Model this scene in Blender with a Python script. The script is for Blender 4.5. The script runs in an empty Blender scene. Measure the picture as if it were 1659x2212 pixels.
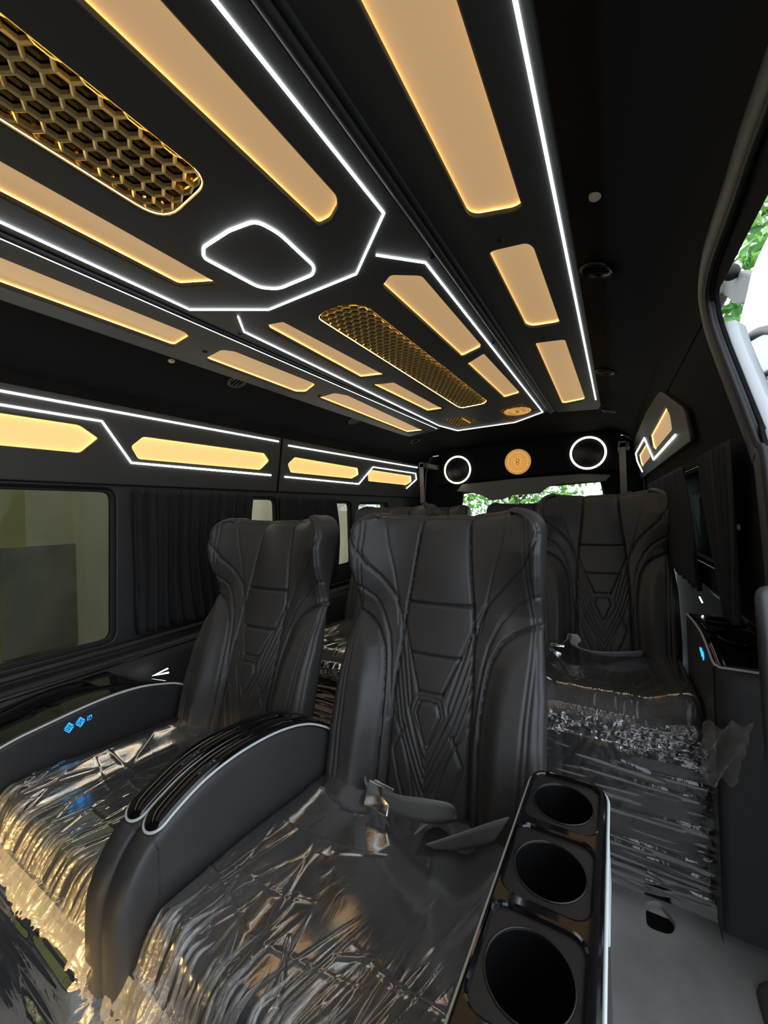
import bpy, bmesh, math, random
import numpy as np
from mathutils import Vector, Matrix

S = bpy.context.scene
COL = S.collection
rnd = random.Random(7)
nrs = np.random.RandomState(11)

# ------------------------------------------------------------------ camera
W, H = 1659, 2212
F = 856.65
R = ((0.8610321, 0.0331736, 0.5074674),
     (0.5074336, 0.0100581, -0.8616322),
     (-0.0336876, 0.9993990, -0.0081730))
cd = bpy.data.cameras.new('camera')
cam = bpy.data.objects.new('camera', cd)
COL.objects.link(cam)
M4 = Matrix(R).to_4x4()
M4.translation = (0.734, 0.0, 1.145)
cam.matrix_world = M4
cd.sensor_fit = 'HORIZONTAL'
cd.sensor_width = 36.0
cd.lens = F / W * 36.0
cd.clip_start = 0.02
cd.clip_end = 200
S.camera = cam
CAM = np.array([0.734, 0.0, 1.145])

# ------------------------------------------------------------------ world, view
wd = bpy.data.worlds.new('overcast_sky')
S.world = wd
wd.use_nodes = True
bg = wd.node_tree.nodes['Background']
bg.inputs[0].default_value = (0.80, 0.90, 1.0, 1)
bg.inputs[1].default_value = 2.75
S.view_settings.view_transform = 'Standard'
S.view_settings.look = 'None'
S.view_settings.gamma = 1
S.view_settings.use_curve_mapping = False
S.view_settings.exposure = 0.0
AMBER_CEIL = 0.52      # emission of ceiling diffusers
AMBER_WALL = 0.95
AMBER_RIM = 9.0
LED_W = 9.0


# warm footwell lamp ahead of the front seats (below the frame): lights the hanging cover fronts
ld = bpy.data.lights.new('footwell_lamp', 'AREA')
ld.shape = 'RECTANGLE'
ld.size, ld.size_y = 0.7, 0.06
ld.energy = 1.5
ld.color = (1.0, 0.66, 0.24)
ld.spread = math.radians(42)
lo = bpy.data.objects.new('footwell_lamp', ld)
COL.objects.link(lo)
lo.location = (-0.25, -0.25, 0.62)
lo.rotation_euler = (math.radians(66), 0, 0)


# ------------------------------------------------------------------ materials
def mat(name, color, rough=0.5, metal=0.0, spec=0.5, emit=None, estr=0.0, coat=0.0):
    m = bpy.data.materials.new(name)
    m.use_nodes = True
    b = m.node_tree.nodes['Principled BSDF']
    b.inputs['Base Color'].default_value = (*color, 1)
    b.inputs['Roughness'].default_value = rough
    b.inputs['Metallic'].default_value = metal
    b.inputs['Specular IOR Level'].default_value = spec
    b.inputs['Coat Weight'].default_value = coat
    if emit:
        b.inputs['Emission Color'].default_value = (*emit, 1)
        b.inputs['Emission Strength'].default_value = estr
    return m


def bump(m, scale, strength, dist=0.001, tex='noise', detail=3):
    nt = m.node_tree
    b = nt.nodes['Principled BSDF']
    tc = nt.nodes.new('ShaderNodeTexCoord')
    if tex == 'noise':
        t = nt.nodes.new('ShaderNodeTexNoise')
        t.inputs['Detail'].default_value = detail
        out = t.outputs['Fac']
    else:
        t = nt.nodes.new('ShaderNodeTexVoronoi')
        out = t.outputs['Distance']
    t.inputs['Scale'].default_value = scale
    nt.links.new(tc.outputs['Object'], t.inputs['Vector'])
    bp = nt.nodes.new('ShaderNodeBump')
    bp.inputs['Strength'].default_value = strength
    bp.inputs['Distance'].default_value = dist
    nt.links.new(out, bp.inputs['Height'])
    nt.links.new(bp.outputs['Normal'], b.inputs['Normal'])
    return m


def vary(m, c1, c2, scale):
    nt = m.node_tree
    b = nt.nodes['Principled BSDF']
    tc = nt.nodes.new('ShaderNodeTexCoord')
    t = nt.nodes.new('ShaderNodeTexNoise')
    t.inputs['Scale'].default_value = scale
    t.inputs['Detail'].default_value = 4
    r = nt.nodes.new('ShaderNodeValToRGB')
    r.color_ramp.elements[0].position = 0.35
    r.color_ramp.elements[1].position = 0.65
    r.color_ramp.elements[0].color = (*c1, 1)
    r.color_ramp.elements[1].color = (*c2, 1)
    nt.links.new(tc.outputs['Object'], t.inputs['Vector'])
    nt.links.new(t.outputs['Fac'], r.inputs['Fac'])
    nt.links.new(r.outputs['Color'], b.inputs['Base Color'])
    return m


def glow(name, color, strength):
    m = bpy.data.materials.new(name)
    m.use_nodes = True
    nt = m.node_tree
    nt.nodes.clear()
    o = nt.nodes.new('ShaderNodeOutputMaterial')
    e = nt.nodes.new('ShaderNodeEmission')
    e.inputs[0].default_value = (*color, 1)
    e.inputs[1].default_value = strength
    nt.links.new(e.outputs[0], o.inputs[0])
    return m


def film_mat(name, base, fres, haze, rough, bscale, bstr, hcol=(0.75, 0.76, 0.78)):
    """thin clear polythene: mostly see-through, a glossy skin and a little haze"""
    m = bpy.data.materials.new(name)
    m.use_nodes = True
    nt = m.node_tree
    nt.nodes.clear()
    N = nt.nodes.new
    o = N('ShaderNodeOutputMaterial')
    tr = N('ShaderNodeBsdfTransparent')
    gl = N('ShaderNodeBsdfGlossy')
    gl.inputs['Roughness'].default_value = rough
    gl.inputs['Color'].default_value = (0.85, 0.85, 0.85, 1)
    df = N('ShaderNodeBsdfDiffuse')
    df.inputs['Color'].default_value = (*hcol, 1)
    tl = N('ShaderNodeBsdfTranslucent')
    tl.inputs['Color'].default_value = (*hcol, 1)
    dm = N('ShaderNodeMixShader')
    dm.inputs[0].default_value = 0.4
    lw = N('ShaderNodeFresnel')
    lw.inputs['IOR'].default_value = 1.5
    ma = N('ShaderNodeMath')
    ma.operation = 'MULTIPLY_ADD'
    ma.use_clamp = True
    ma.inputs[1].default_value = fres
    ma.inputs[2].default_value = base
    mx = N('ShaderNodeMixShader')
    mh = N('ShaderNodeMixShader')
    mh.inputs[0].default_value = haze
    tc = N('ShaderNodeTexCoord')
    mp = N('ShaderNodeMapping')
    mp.inputs['Scale'].default_value = (1.0, 0.45, 1.0)
    nz = N('ShaderNodeTexNoise')
    nz.inputs['Scale'].default_value = bscale
    nz.inputs['Detail'].default_value = 4
    nz.inputs['Distortion'].default_value = 1.2
    bp = N('ShaderNodeBump')
    bp.inputs['Strength'].default_value = bstr
    bp.inputs['Distance'].default_value = 0.006
    L = nt.links.new
    L(tc.outputs['Object'], mp.inputs[0])
    L(mp.outputs[0], nz.inputs['Vector'])
    L(nz.outputs['Fac'], bp.inputs['Height'])
    L(bp.outputs[0], gl.inputs['Normal'])
    L(bp.outputs[0], lw.inputs['Normal'])
    L(lw.outputs[0], ma.inputs[0])
    L(df.outputs[0], dm.inputs[1])
    L(tl.outputs[0], dm.inputs[2])
    L(tr.outputs[0], mh.inputs[1])
    L(dm.outputs[0], mh.inputs[2])
    L(ma.outputs[0], mx.inputs[0])
    L(mh.outputs[0], mx.inputs[1])
    L(gl.outputs[0], mx.inputs[2])
    L(mx.outputs[0], o.inputs[0])
    return m


def glass_mat(name, tint, base=0.03):
    m = bpy.data.materials.new(name)
    m.use_nodes = True
    nt = m.node_tree
    nt.nodes.clear()
    N = nt.nodes.new
    o = N('ShaderNodeOutputMaterial')
    tr = N('ShaderNodeBsdfTransparent')
    tr.inputs[0].default_value = (*tint, 1)
    gl = N('ShaderNodeBsdfGlossy')
    gl.inputs['Roughness'].default_value = 0.02
    fr = N('ShaderNodeFresnel')
    fr.inputs[0].default_value = 1.18
    mx = N('ShaderNodeMixShader')
    nt.links.new(fr.outputs[0], mx.inputs[0])
    nt.links.new(tr.outputs[0], mx.inputs[1])
    nt.links.new(gl.outputs[0], mx.inputs[2])
    nt.links.new(mx.outputs[0], o.inputs[0])
    return m


LEATHER = bump(mat('black_leather', (0.037, 0.0355, 0.0355), 0.48), 420, 0.25, 0.0006, 'voronoi')
LEATHER_D = bump(mat('dark_leather', (0.018, 0.018, 0.020), 0.5), 420, 0.2, 0.0006, 'voronoi')
HEADL = bump(mat('black_headliner', (0.011, 0.011, 0.012), 0.95, spec=0.15), 700, 0.35, 0.001)
BOARD = bump(mat('black_vinyl_board', (0.050, 0.048, 0.044), 0.5, spec=0.5), 500, 0.25, 0.0006)
TRIMD = bump(mat('dark_grey_plastic', (0.022, 0.022, 0.024), 0.5), 600, 0.2, 0.0005)
TRIMG = bump(mat('grey_plastic', (0.07, 0.07, 0.073), 0.6), 600, 0.2, 0.0005)
TRIML = bump(mat('warm_grey_plastic', (0.20, 0.19, 0.18), 0.6), 600, 0.2, 0.0005)
PILLAR = bump(mat('charcoal_pillar_plastic', (0.040, 0.041, 0.046), 0.5), 500, 0.2, 0.0005)
RUBBER = mat('black_rubber', (0.006, 0.006, 0.006), 0.6)
PIANO = mat('piano_black', (0.004, 0.004, 0.005), 0.07, coat=0.15)
PIANO_R = mat('satin_black', (0.012, 0.012, 0.013), 0.3)
CUPIN = mat('matte_black_cup', (0.0022, 0.0022, 0.0024), 0.6, spec=0.12)
WHITETRIM = mat('white_piping', (0.62, 0.66, 0.66), 0.35)
CHROME = mat('chrome', (0.8, 0.8, 0.82), 0.12, 1.0)
BELT = bump(mat('grey_webbing', (0.17, 0.165, 0.16), 0.36), 900, 0.3, 0.0006)
BELT_L = bump(mat('pale_webbing', (0.34, 0.35, 0.40), 0.4), 900, 0.3, 0.0006)
CARPET = bump(vary(mat('grey_carpet', (0.2, 0.2, 0.2), 0.95, spec=0.1), (0.28, 0.275, 0.27), (0.38, 0.375, 0.37), 6), 900, 0.6, 0.002)
CURTAIN = bump(mat('black_curtain', (0.02, 0.02, 0.021), 0.8, spec=0.2), 900, 0.2, 0.0005)
GOLD = mat('gold_metal', (0.90, 0.66, 0.27), 0.36, 0.65)
SMOKE = mat('smoked_mirror', (0.20, 0.15, 0.08), 0.16, 1.0)
GOLDLIT = mat('backlit_gold_acrylic', (0.8, 0.45, 0.12), 0.35, emit=(1.0, 0.50, 0.11), estr=0.62)
GOLDFIN = mat('gold_relief', (0.95, 0.66, 0.28), 0.35, emit=(1.0, 0.55, 0.16), estr=0.28)
AMBC = mat('amber_diffuser', (0.55, 0.42, 0.26), 0.5, emit=(0.80, 0.50, 0.235), estr=AMBER_CEIL)
AMBW = mat('amber_wall_diffuser', (0.6, 0.45, 0.25), 0.5, emit=(1.0, 0.58, 0.20), estr=AMBER_WALL)
RIM = glow('warm_led_tape', (1.0, 0.56, 0.12), AMBER_RIM)
RIMH = glow('honeycomb_led_tape', (1.0, 0.60, 0.15), 38.0)
RIMW = glow('wall_led_tape', (1.0, 0.66, 0.20), 22.0)
LED = glow('white_led', (0.86, 0.97, 1.0), LED_W)
LEDR = glow('warm_white_led', (1.0, 0.93, 0.66), 4.5)
BLUE = glow('blue_backlit_icon', (0.03, 0.36, 1.0), 2.2)
CAPW = mat('cream_plastic_cap', (0.75, 0.70, 0.58), 0.5)
FILM = film_mat('clear_polythene', 0.004, 0.62, 0.022, 0.13, 22, 0.12)
FILM2 = film_mat('crumpled_polythene', 0.02, 0.5, 0.50, 0.26, 45, 0.5, (0.86, 0.83, 0.78))
FILM4 = film_mat('folded_polythene', 0.03, 0.9, 0.15, 0.2, 60, 0.6, (0.86, 0.83, 0.78))
FILM5 = film_mat('glossy_crumpled_polythene', 0.10, 1.4, 0.10, 0.10, 24, 0.6)
FILM3 = film_mat('taut_polythene', 0.02, 1.1, 0.015, 0.06, 16, 0.3)
GLASS_L = glass_mat('tinted_glass', (0.37, 0.37, 0.31))
GLASS_M = glass_mat('grey_tinted_glass', (0.70, 0.68, 0.62))
GLASS_C = glass_mat('light_tinted_glass', (0.92, 0.95, 0.93))
GLASS_G = glass_mat('green_tinted_glass', (0.80, 0.88, 0.84))
WHITECAR = mat('white_car_paint', (0.46, 0.48, 0.50), 0.25, coat=0.6)
ORANGE = mat('orange_lens', (0.85, 0.35, 0.05), 0.25)
CREAM = vary(mat('cream_plaster', (0.6, 0.55, 0.45), 0.9), (0.64, 0.59, 0.47), (0.74, 0.69, 0.57), 3)
OLIVE = mat('olive_plaster', (0.50, 0.47, 0.24), 0.9)
CONC = vary(mat('grey_concrete', (0.3, 0.3, 0.3), 0.9), (0.26, 0.26, 0.25), (0.38, 0.37, 0.35), 4)
ASPH = vary(mat('asphalt', (0.1, 0.1, 0.1), 0.9), (0.10, 0.10, 0.10), (0.16, 0.155, 0.15), 8)
BARK = vary(mat('bark', (0.1, 0.07, 0.05), 0.9), (0.07, 0.05, 0.035), (0.14, 0.11, 0.08), 12)
LEAF = [mat('leaf_green_%d' % i, c, 0.45) for i, c in enumerate(
    [(0.08, 0.24, 0.05), (0.16, 0.42, 0.08), (0.34, 0.62, 0.12), (0.05, 0.15, 0.04)])]


# ------------------------------------------------------------------ helpers
def mk(name, verts, faces, m, parent=None, smooth=False):
    me = bpy.data.meshes.new(name)
    me.from_pydata([tuple(map(float, v)) for v in verts], [], [tuple(map(int, f)) for f in faces])
    me.update()
    if m:
        me.materials.append(m)
    if smooth:
        me.polygons.foreach_set('use_smooth', [True] * len(me.polygons))
    o = bpy.data.objects.new(name, me)
    COL.objects.link(o)
    if parent:
        o.parent = parent
    return o


def thing(name, label, cat, loc=(0, 0, 0), group=None, rz=0.0):
    o = bpy.data.objects.new(name, None)
    o.empty_display_size = 0.05
    COL.objects.link(o)
    o.location = loc
    o.rotation_euler = (0, 0, rz)
    tag(o, label, cat, group)
    return o


def tag(o, label=None, cat=None, group=None, kind=None):
    if label:
        o['label'] = label
    if cat:
        o['category'] = cat
    if group:
        o['group'] = group
    if kind:
        o['kind'] = kind
    return o


def struct(o):
    o['kind'] = 'structure'
    return o


class B:
    """collects simple solids into one mesh"""

    def __init__(s):
        s.v, s.f = [], []

    def add(s, v, f):
        n = len(s.v)
        s.v += [tuple(p) for p in v]
        s.f += [tuple(i + n for i in q) for q in f]
        return s

    def box(s, x0, x1, y0, y1, z0, z1):
        v = [(x, y, z) for z in (z0, z1) for y in (y0, y1) for x in (x0, x1)]
        f = [(0, 2, 3, 1), (4, 5, 7, 6), (0, 1, 5, 4), (2, 6, 7, 3), (0, 4, 6, 2), (1, 3, 7, 5)]
        return s.add(v, f)

    def rbox(s, x0, x1, y0, y1, z0, z1, r=0.01, seg=3):
        bm = bmesh.new()
        bmesh.ops.create_cube(bm, size=1.0)
        for q in bm.verts:
            q.co.x = x0 + (q.co.x + .5) * (x1 - x0)
            q.co.y = y0 + (q.co.y + .5) * (y1 - y0)
            q.co.z = z0 + (q.co.z + .5) * (z1 - z0)
        bmesh.ops.bevel(bm, geom=list(bm.edges), offset=r, segments=seg, profile=0.5, affect='EDGES')
        bm.verts.index_update()
        s.add([q.co[:] for q in bm.verts], [[q.index for q in f.verts] for f in bm.faces])
        bm.free()
        return s

    def grid(s, P):
        n, m = P.shape[0], P.shape[1]
        f = [(i * m + j, i * m + j + 1, (i + 1) * m + j + 1, (i + 1) * m + j) for i in range(n - 1) for j in range(m - 1)]
        return s.add(P.reshape(-1, 3).tolist(), f)

    def tube(s, path, r, closed=False, n=8, flat=None):
        P = [Vector(p) for p in path]
        k = len(P)
        v, f = [], []
        up = None
        for i in range(k):
            a = P[(i - 1) % k] if (closed or i > 0) else P[i]
            c = P[(i + 1) % k] if (closed or i < k - 1) else P[i]
            d1 = (P[i] - a).normalized() if (P[i] - a).length > 1e-9 else (c - P[i]).normalized()
            d2 = (c - P[i]).normalized() if (c - P[i]).length > 1e-9 else d1
            t = (d1 + d2).normalized()
            if up is None:
                up = Vector((0, 0, 1)) if abs(t.z) < 0.9 else Vector((1, 0, 0))
                if flat is not None:
                    up = Vector(flat)
            side = t.cross(up).normalized()
            u2 = side.cross(t).normalized()
            if flat is None:
                up = u2
            st = 1.0 / max(0.5, t.dot(d1))
            for j in range(n):
                a_ = 2 * math.pi * j / n
                v.append(P[i] + side * (r * st * math.cos(a_)) + u2 * (r * math.sin(a_)))
        for i in range(k if closed else k - 1):
            for j in range(n):
                a0, a1 = i * n + j, i * n + (j + 1) % n
                b0, b1 = ((i + 1) % k) * n + j, ((i + 1) % k) * n + (j + 1) % n
                f.append((a0, a1, b1, b0))
        if not closed:
            f.append(tuple(range(n))[::-1])
            f.append(tuple(range((k - 1) * n, k * n)))
        return s.add([tuple(q) for q in v], f)

    def prism(s, pts, fn, h0, h1):
        """closed polygon pts (u,v) mapped through fn(u,v,h)"""
        k = len(pts)
        v = [fn(u, w, h0) for u, w in pts] + [fn(u, w, h1) for u, w in pts]
        f = [tuple(range(k)), tuple(range(2 * k - 1, k - 1, -1))]
        f += [(i, i + k, (i + 1) % k + k, (i + 1) % k) for i in range(k)]
        return s.add(v, f)

    def lathe(s, prof, c=(0, 0, 0), n=32):
        k = len(prof)
        v = [(c[0] + r * math.cos(2 * math.pi * j / n), c[1] + r * math.sin(2 * math.pi * j / n), c[2] + z) for r, z in prof for j in range(n)]
        f = [(i * n + j, i * n + (j + 1) % n, (i + 1) * n + (j + 1) % n, (i + 1) * n + j) for i in range(k - 1) for j in range(n)]
        return s.add(v, f)

    def map(s, fn):
        s.v = [tuple(fn(*p)) for p in s.v]
        return s

    def build(s, name, m, parent=None, smooth=False):
        o = mk(name, s.v, s.f, m, parent, smooth)
        return o


def auto_smooth(o, ang=35):
    """smooth faces, hard edges above an angle"""
    me = o.data
    bm = bmesh.new()
    bm.from_mesh(me)
    bmesh.ops.recalc_face_normals(bm, faces=bm.faces)
    for f in bm.faces:
        f.smooth = True
    a = math.radians(ang)
    for e in bm.edges:
        if len(e.link_faces) == 2 and e.calc_face_angle(0) > a:
            e.smooth = False
    bm.to_mesh(me)
    bm.free()
    return o


def fix(o):
    bm = bmesh.new()
    bm.from_mesh(o.data)
    bmesh.ops.recalc_face_normals(bm, faces=bm.faces)
    bm.to_mesh(o.data)
    bm.free()
    return o


def rpoly(pts, r, n=5):
    """round the corners of a polygon; r single or per point"""
    k = len(pts)
    out = []
    for i in range(k):
        p0, p1, p2 = Vector(pts[i - 1]), Vector(pts[i]), Vector(pts[(i + 1) % k])
        rr = r[i] if isinstance(r, (list, tuple)) else r
        if rr <= 0:
            out.append(tuple(p1))
            continue
        d0, d2 = (p0 - p1), (p2 - p1)
        rr = min(rr, d0.length * 0.48, d2.length * 0.48)
        a, b = p1 + d0.normalized() * rr, p1 + d2.normalized() * rr
        for j in range(n + 1):
            t = j / n
            out.append(tuple(a * (1 - t) ** 2 + p1 * 2 * t * (1 - t) + b * t * t))
    return out


def area(pts):
    return 0.5 * sum(pts[i - 1][0] * pts[i][1] - pts[i][0] * pts[i - 1][1] for i in range(len(pts)))


def offset(pts, d):
    """grow a closed 2-D polygon by d"""
    if area(pts) < 0:
        pts = pts[::-1]
    k = len(pts)
    out = []
    for i in range(k):
        p0, p1, p2 = Vector(pts[i - 1]), Vector(pts[i]), Vector(pts[(i + 1) % k])
        e0 = (p1 - p0)
        e1 = (p2 - p1)
        if e0.length < 1e-7 or e1.length < 1e-7:
            continue
        n0 = Vector((e0.y, -e0.x)).normalized()
        n1 = Vector((e1.y, -e1.x)).normalized()
        n = (n0 + n1)
        if n.length < 1e-5:
            n = n0
        n.normalize()
        out.append(tuple(p1 + n * (d / max(0.4, n.dot(n0)))))
    return out


def filled(loops, th, bev=0.0):
    """filled 2-D outline with holes, thickness 0..th -> (verts, faces)"""
    cu = bpy.data.curves.new('tmp', 'CURVE')
    cu.dimensions = '2D'
    cu.fill_mode = 'BOTH'
    cu.extrude = th / 2 - bev
    cu.bevel_depth = bev
    cu.bevel_resolution = 1
    cu.offset = -bev
    for lp in loops:
        sp = cu.splines.new('POLY')
        sp.points.add(len(lp) - 1)
        for i, p in enumerate(lp):
            sp.points[i].co = (p[0], p[1], 0, 1)
        sp.use_cyclic_u = True
    ob = bpy.data.objects.new('tmp', cu)
    COL.objects.link(ob)
    dg = bpy.context.evaluated_depsgraph_get()
    me = bpy.data.meshes.new_from_object(ob.evaluated_get(dg))
    v = [(q.co.x, q.co.y, q.co.z + th / 2) for q in me.vertices]
    f = [tuple(p.vertices) for p in me.polygons]
    bpy.data.objects.remove(ob)
    bpy.data.curves.remove(cu)
    bpy.data.meshes.remove(me)
    return v, f


def sheet(name, loops, fn, th, m, parent=None, bev=0.0, h0=0.0):
    v, f = filled(loops, th, bev)
    o = mk(name, [fn(a, b, h0 + c) for a, b, c in v], f, m, parent)
    return fix(o)


def led_path(pts, fn, h=-0.001, sub=1):
    return [fn(u, v, h) for u, v in pts]


def inpoly(x, y, P):
    c = False
    j = len(P) - 1
    for i in range(len(P)):
        if (P[i][1] > y) != (P[j][1] > y) and x < (P[j][0] - P[i][0]) * (y - P[i][1]) / (P[j][1] - P[i][1]) + P[i][0]:
            c = not c
        j = i
    return c


# ------------------------------------------------------------------ surfaces of the van shell
ZC = 1.775


def f_ceil(x, y, h):
    return (x, y, ZC + h)


def strip_z(x):
    return ZC - 0.08 * max(0.0, abs(x) - 0.40)


def f_strip(x, y, h):
    return (x, y, strip_z(x) + h)


def on_strip(x, y):
    """a point measured on the level ceiling, carried along its sight line to the tilted side board"""
    X, Y = x, y
    for _ in range(4):
        k = (strip_z(X) - CAM[2]) / (ZC - CAM[2])
        X, Y = CAM[0] + (x - CAM[0]) * k, y * k
    return (X, Y)


def wall_x(y, z):
    return 0.985 - 0.02 * y - 0.17 * max(0.0, z - 1.25)


def f_wall(side):
    return lambda y, z, h: (side * (wall_x(y, z) + h), y, z)


fL, fR = f_wall(-1), f_wall(1)

# floor
fl = [(-1.05, -1.45), (1.12, -1.45), (1.12, 3.75), (-1.05, 3.75)]
slot = rpoly([(0.765, 1.285), (0.82, 1.29), (0.835, 1.335), (0.80, 1.385), (0.765, 1.36)], 0.02)
well = rpoly([(1.03, 0.62), (1.06, 0.62), (1.06, 1.20), (0.985, 1.20)], 0.02)
well = rpoly([(0.985, -0.9), (1.10, -0.9), (1.10, 1.26), (0.985, 1.26)], [0.05] * 4)
o = sheet('floor', [fl, slot, well], lambda x, y, h: (x, y, h), 0.02, CARPET, None, 0.004, -0.02)
struct(o)
o = B().box(0.75, 0.85, 1.26, 1.40, -0.06, -0.055).build('slot_pan', RUBBER, o)
trim = B().tube([(x, y, 0.002) for x, y in well], 0.011, True, 8).build('trim_1', TRIMG, None, True)
struct(trim)
struct(B().box(0.96, 1.12, -0.95, 1.3, -0.20, -0.16).build('trim_2', TRIMD))

# headliner (one skin, rounded into the side walls and down to the rear header)
prof = [(0.0, 1.795), (0.35, 1.795), (0.66, 1.79), (0.70, 1.775), (0.76, 1.752), (0.82, 1.722), (0.865, 1.685), (0.895, 1.645), (0.912, 1.600), (0.918, 1.56)]
xs = [-p[0] for p in prof[:0:-1]] + [p[0] for p in prof]
zs = [p[1] for p in prof[:0:-1]] + [p[1] for p in prof]
ys = list(np.linspace(-1.45, 3.2, 60)) + [3.22 + 0.02 * i for i in range(18)]
P = np.zeros((len(ys), len(xs), 3))
for i, y in enumerate(ys):
    t = min(1.0, max(0.0, (y - 3.22) / 0.34))
    ztop = 1.80 - 0.10 * (1 - math.sqrt(max(0.0, 1 - t * t)))
    seam = 0.006 * math.exp(-((y - 0.86) / 0.012) ** 2)
    for j, (x, z) in enumerate(zip(xs, zs)):
        k = 1 + (wall_x(y, 1.56) + 0.005 - 0.918) / 0.918 * max(0, (abs(x) - 0.6) / 0.318)
        P[i, j] = (x * k, y, min(z, ztop) + seam)
hl = B().grid(P).build('ceiling', HEADL, None, True)
struct(hl)

# ------------------------------------------------------------------ lights let into boards
FRONT_Y = -1.35


def panel_light(name, label, poly, fn, mdiff, group, th=0.012, drop=0.0):
    """a lamp let into a board: diffuser plate behind the board with a warm LED tape round its edge"""
    t = thing(name, label, 'light', (0, 0, 0), group)
    big = offset(poly, 0.009)
    v, f = filled([big], 0.004)
    fix(mk('diffuser', [fn(a, b, th + 0.0045 + c) for a, b, c in v], f, mdiff, t))
    rp = offset(poly, 0.0055)
    bb = B()
    k = len(rp)
    vv = [fn(u, w, th + 0.0005) for u, w in rp] + [fn(u, w, th + 0.004) for u, w in rp]
    bb.add(vv, [(i, (i + 1) % k, (i + 1) % k + k, i + k) for i in range(k)])
    bb.build('led_tape', RIMW if mdiff is AMBW else RIM, t)
    return t


def hexgrid(region, pitch, fn, h0, h1, wall=0.1):
    """moulded honeycomb cut to a region"""
    bb = B()
    Rc = pitch / math.sqrt(3)
    x0, x1 = min(p[0] for p in region), max(p[0] for p in region)
    y0, y1 = min(p[1] for p in region), max(p[1] for p in region)
    cx, cy = (x0 + x1) / 2, (y0 + y1) / 2

    def clampin(x, y):
        if inpoly(x, y, region):
            return x, y
        best, bp = 9, (x, y)
        for i in range(len(region)):
            a, b = Vector(region[i - 1]), Vector(region[i])
            d = b - a
            if d.length < 1e-9:
                continue
            t = max(0, min(1, (Vector((x, y)) - a).dot(d) / d.length_squared))
            q = a + d * t
            l = (q - Vector((x, y))).length
            if l < best:
                best, bp = l, (q.x, q.y)
        return bp
    ny = int((y1 - y0) / (1.5 * Rc)) + 3
    nx = int((x1 - x0) / pitch) + 3
    for iy in range(ny):
        for ix in range(nx):
            ox = x0 + (ix - 0.5) * pitch + (pitch / 2 if iy % 2 else 0)
            oy = y0 + (iy - 0.5) * 1.5 * Rc
            if not inpoly(ox, oy, region):
                q = clampin(ox, oy)
                if (Vector(q) - Vector((ox, oy))).length > pitch * 0.35:
                    continue
            out, inn = [], []
            for k in range(6):
                a = math.pi / 6 + k * math.pi / 3
                px, py = clampin(ox + Rc * math.cos(a), oy + Rc * math.sin(a))
                out.append((px, py))
            mx, my = sum(p[0] for p in out) / 6, sum(p[1] for p in out) / 6
            for p in out:
                inn.append((p[0] + (mx - p[0]) * wall, p[1] + (my - p[1]) * wall))
            v = [fn(*p, h0) for p in out] + [fn(*p, h0 + 0.0022) for p in inn] + [fn(*p, h1) for p in inn]
            f = []
            for k in range(6):
                k2 = (k + 1) % 6
                f.append((k, k2, k2 + 6, k + 6))
                f.append((k + 6, k2 + 6, k2 + 12, k + 12))
            bb.add(v, f)
    return bb


def honey_light(name, label, poly, fn, pitch, th):
    t = thing(name, label, 'light', (0, 0, 0), 'gold honeycomb ceiling panels')
    hexgrid(offset(poly, -0.0035), pitch, fn, 0.0045, 0.014, 0.2).build('honeycomb_grille', GOLD, t)
    big = offset(poly, 0.006)
    v, f = filled([big], 0.003)
    fix(mk('mirror_backing', [fn(a, b, 0.0165 + c) for a, b, c in v], f, SMOKE, t))
    rp = offset(poly, -0.0012)
    k = len(rp)
    B().add([fn(u, w, 0.0034) for u, w in rp] + [fn(u, w, 0.0048) for u, w in rp],
            [(i, (i + 1) % k, (i + 1) % k + k, i + k) for i in range(k)]).build('led_tape', RIMH, t)
    return t


# --- centre ceiling board
amb_fr = rpoly([(0.192, FRONT_Y + .2), (0.280, FRONT_Y + .2), (0.277, 0.632), (0.262, 0.655), (0.226, 0.676), (0.196, 0.676)], [.02, .02, .01, .008, .008, .008])
amb_fl = rpoly([(-0.160, FRONT_Y + .2), (-0.163, 0.678), (-0.172, 0.688), (-0.258, 0.643), (-0.247, FRONT_Y + .2)], [.02, .004, .004, .01, .02])
hon_f = rpoly([(-0.078, FRONT_Y + .2), (0.098, FRONT_Y + .2), (0.103, 0.478), (-0.07, 0.492)], [.03, .03, .045, .06], 7)
ram1 = rpoly([(0.197, 0.945), (0.240, 0.915), (0.306, 0.963), (0.309, 1.487), (0.292, 1.522), (0.210, 1.560)], [.012, .012, .012, .006, .006, .006])
ram2 = rpoly([(0.203, 1.640), (0.294, 1.574), (0.303, 2.202), (0.286, 2.236), (0.210, 2.265)], .008)
lam1 = rpoly([(-0.245, 0.955), (-0.226, 0.925), (-0.172, 0.939), (-0.152, 1.557), (-0.260, 1.523)], [.008, .012, .006, .004, .006])
lam2 = rpoly([(-0.269, 1.627), (-0.167, 1.660), (-0.159, 2.272), (-0.258, 2.262)], .006)
hon_r = rpoly([(-0.068, 0.985), (-0.03, 0.965), (0.055, 0.962), (0.103, 1.005), (0.113, 2.25), (0.082, 2.305), (-0.055, 2.318), (-0.07, 2.28)], [.02, .02, .03, .03, .015, .02, .015, .015])
vent_l = [(-0.262, 2.500), (-0.100, 2.525), (-0.072, 2.790), (-0.262, 2.775)]
vent_r = [(0.120, 2.500), (0.272, 2.420), (0.305, 2.640), (0.118, 2.790)]
vent_lr, vent_rr = rpoly(vent_l, 0.008), rpoly(vent_r, 0.008)
holes = [amb_fr, amb_fl, hon_f, ram1, ram2, lam1, lam2, hon_r, vent_lr, vent_rr]
cb = [(-0.372, FRONT_Y), (0.372, FRONT_Y), (0.372, 2.74), (0.15, 2.945), (-0.335, 2.945), (-0.372, 2.70)]
cboard = sheet('trim_3', [cb] + holes, f_ceil, 0.012, BOARD, None, 0.0035)
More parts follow.
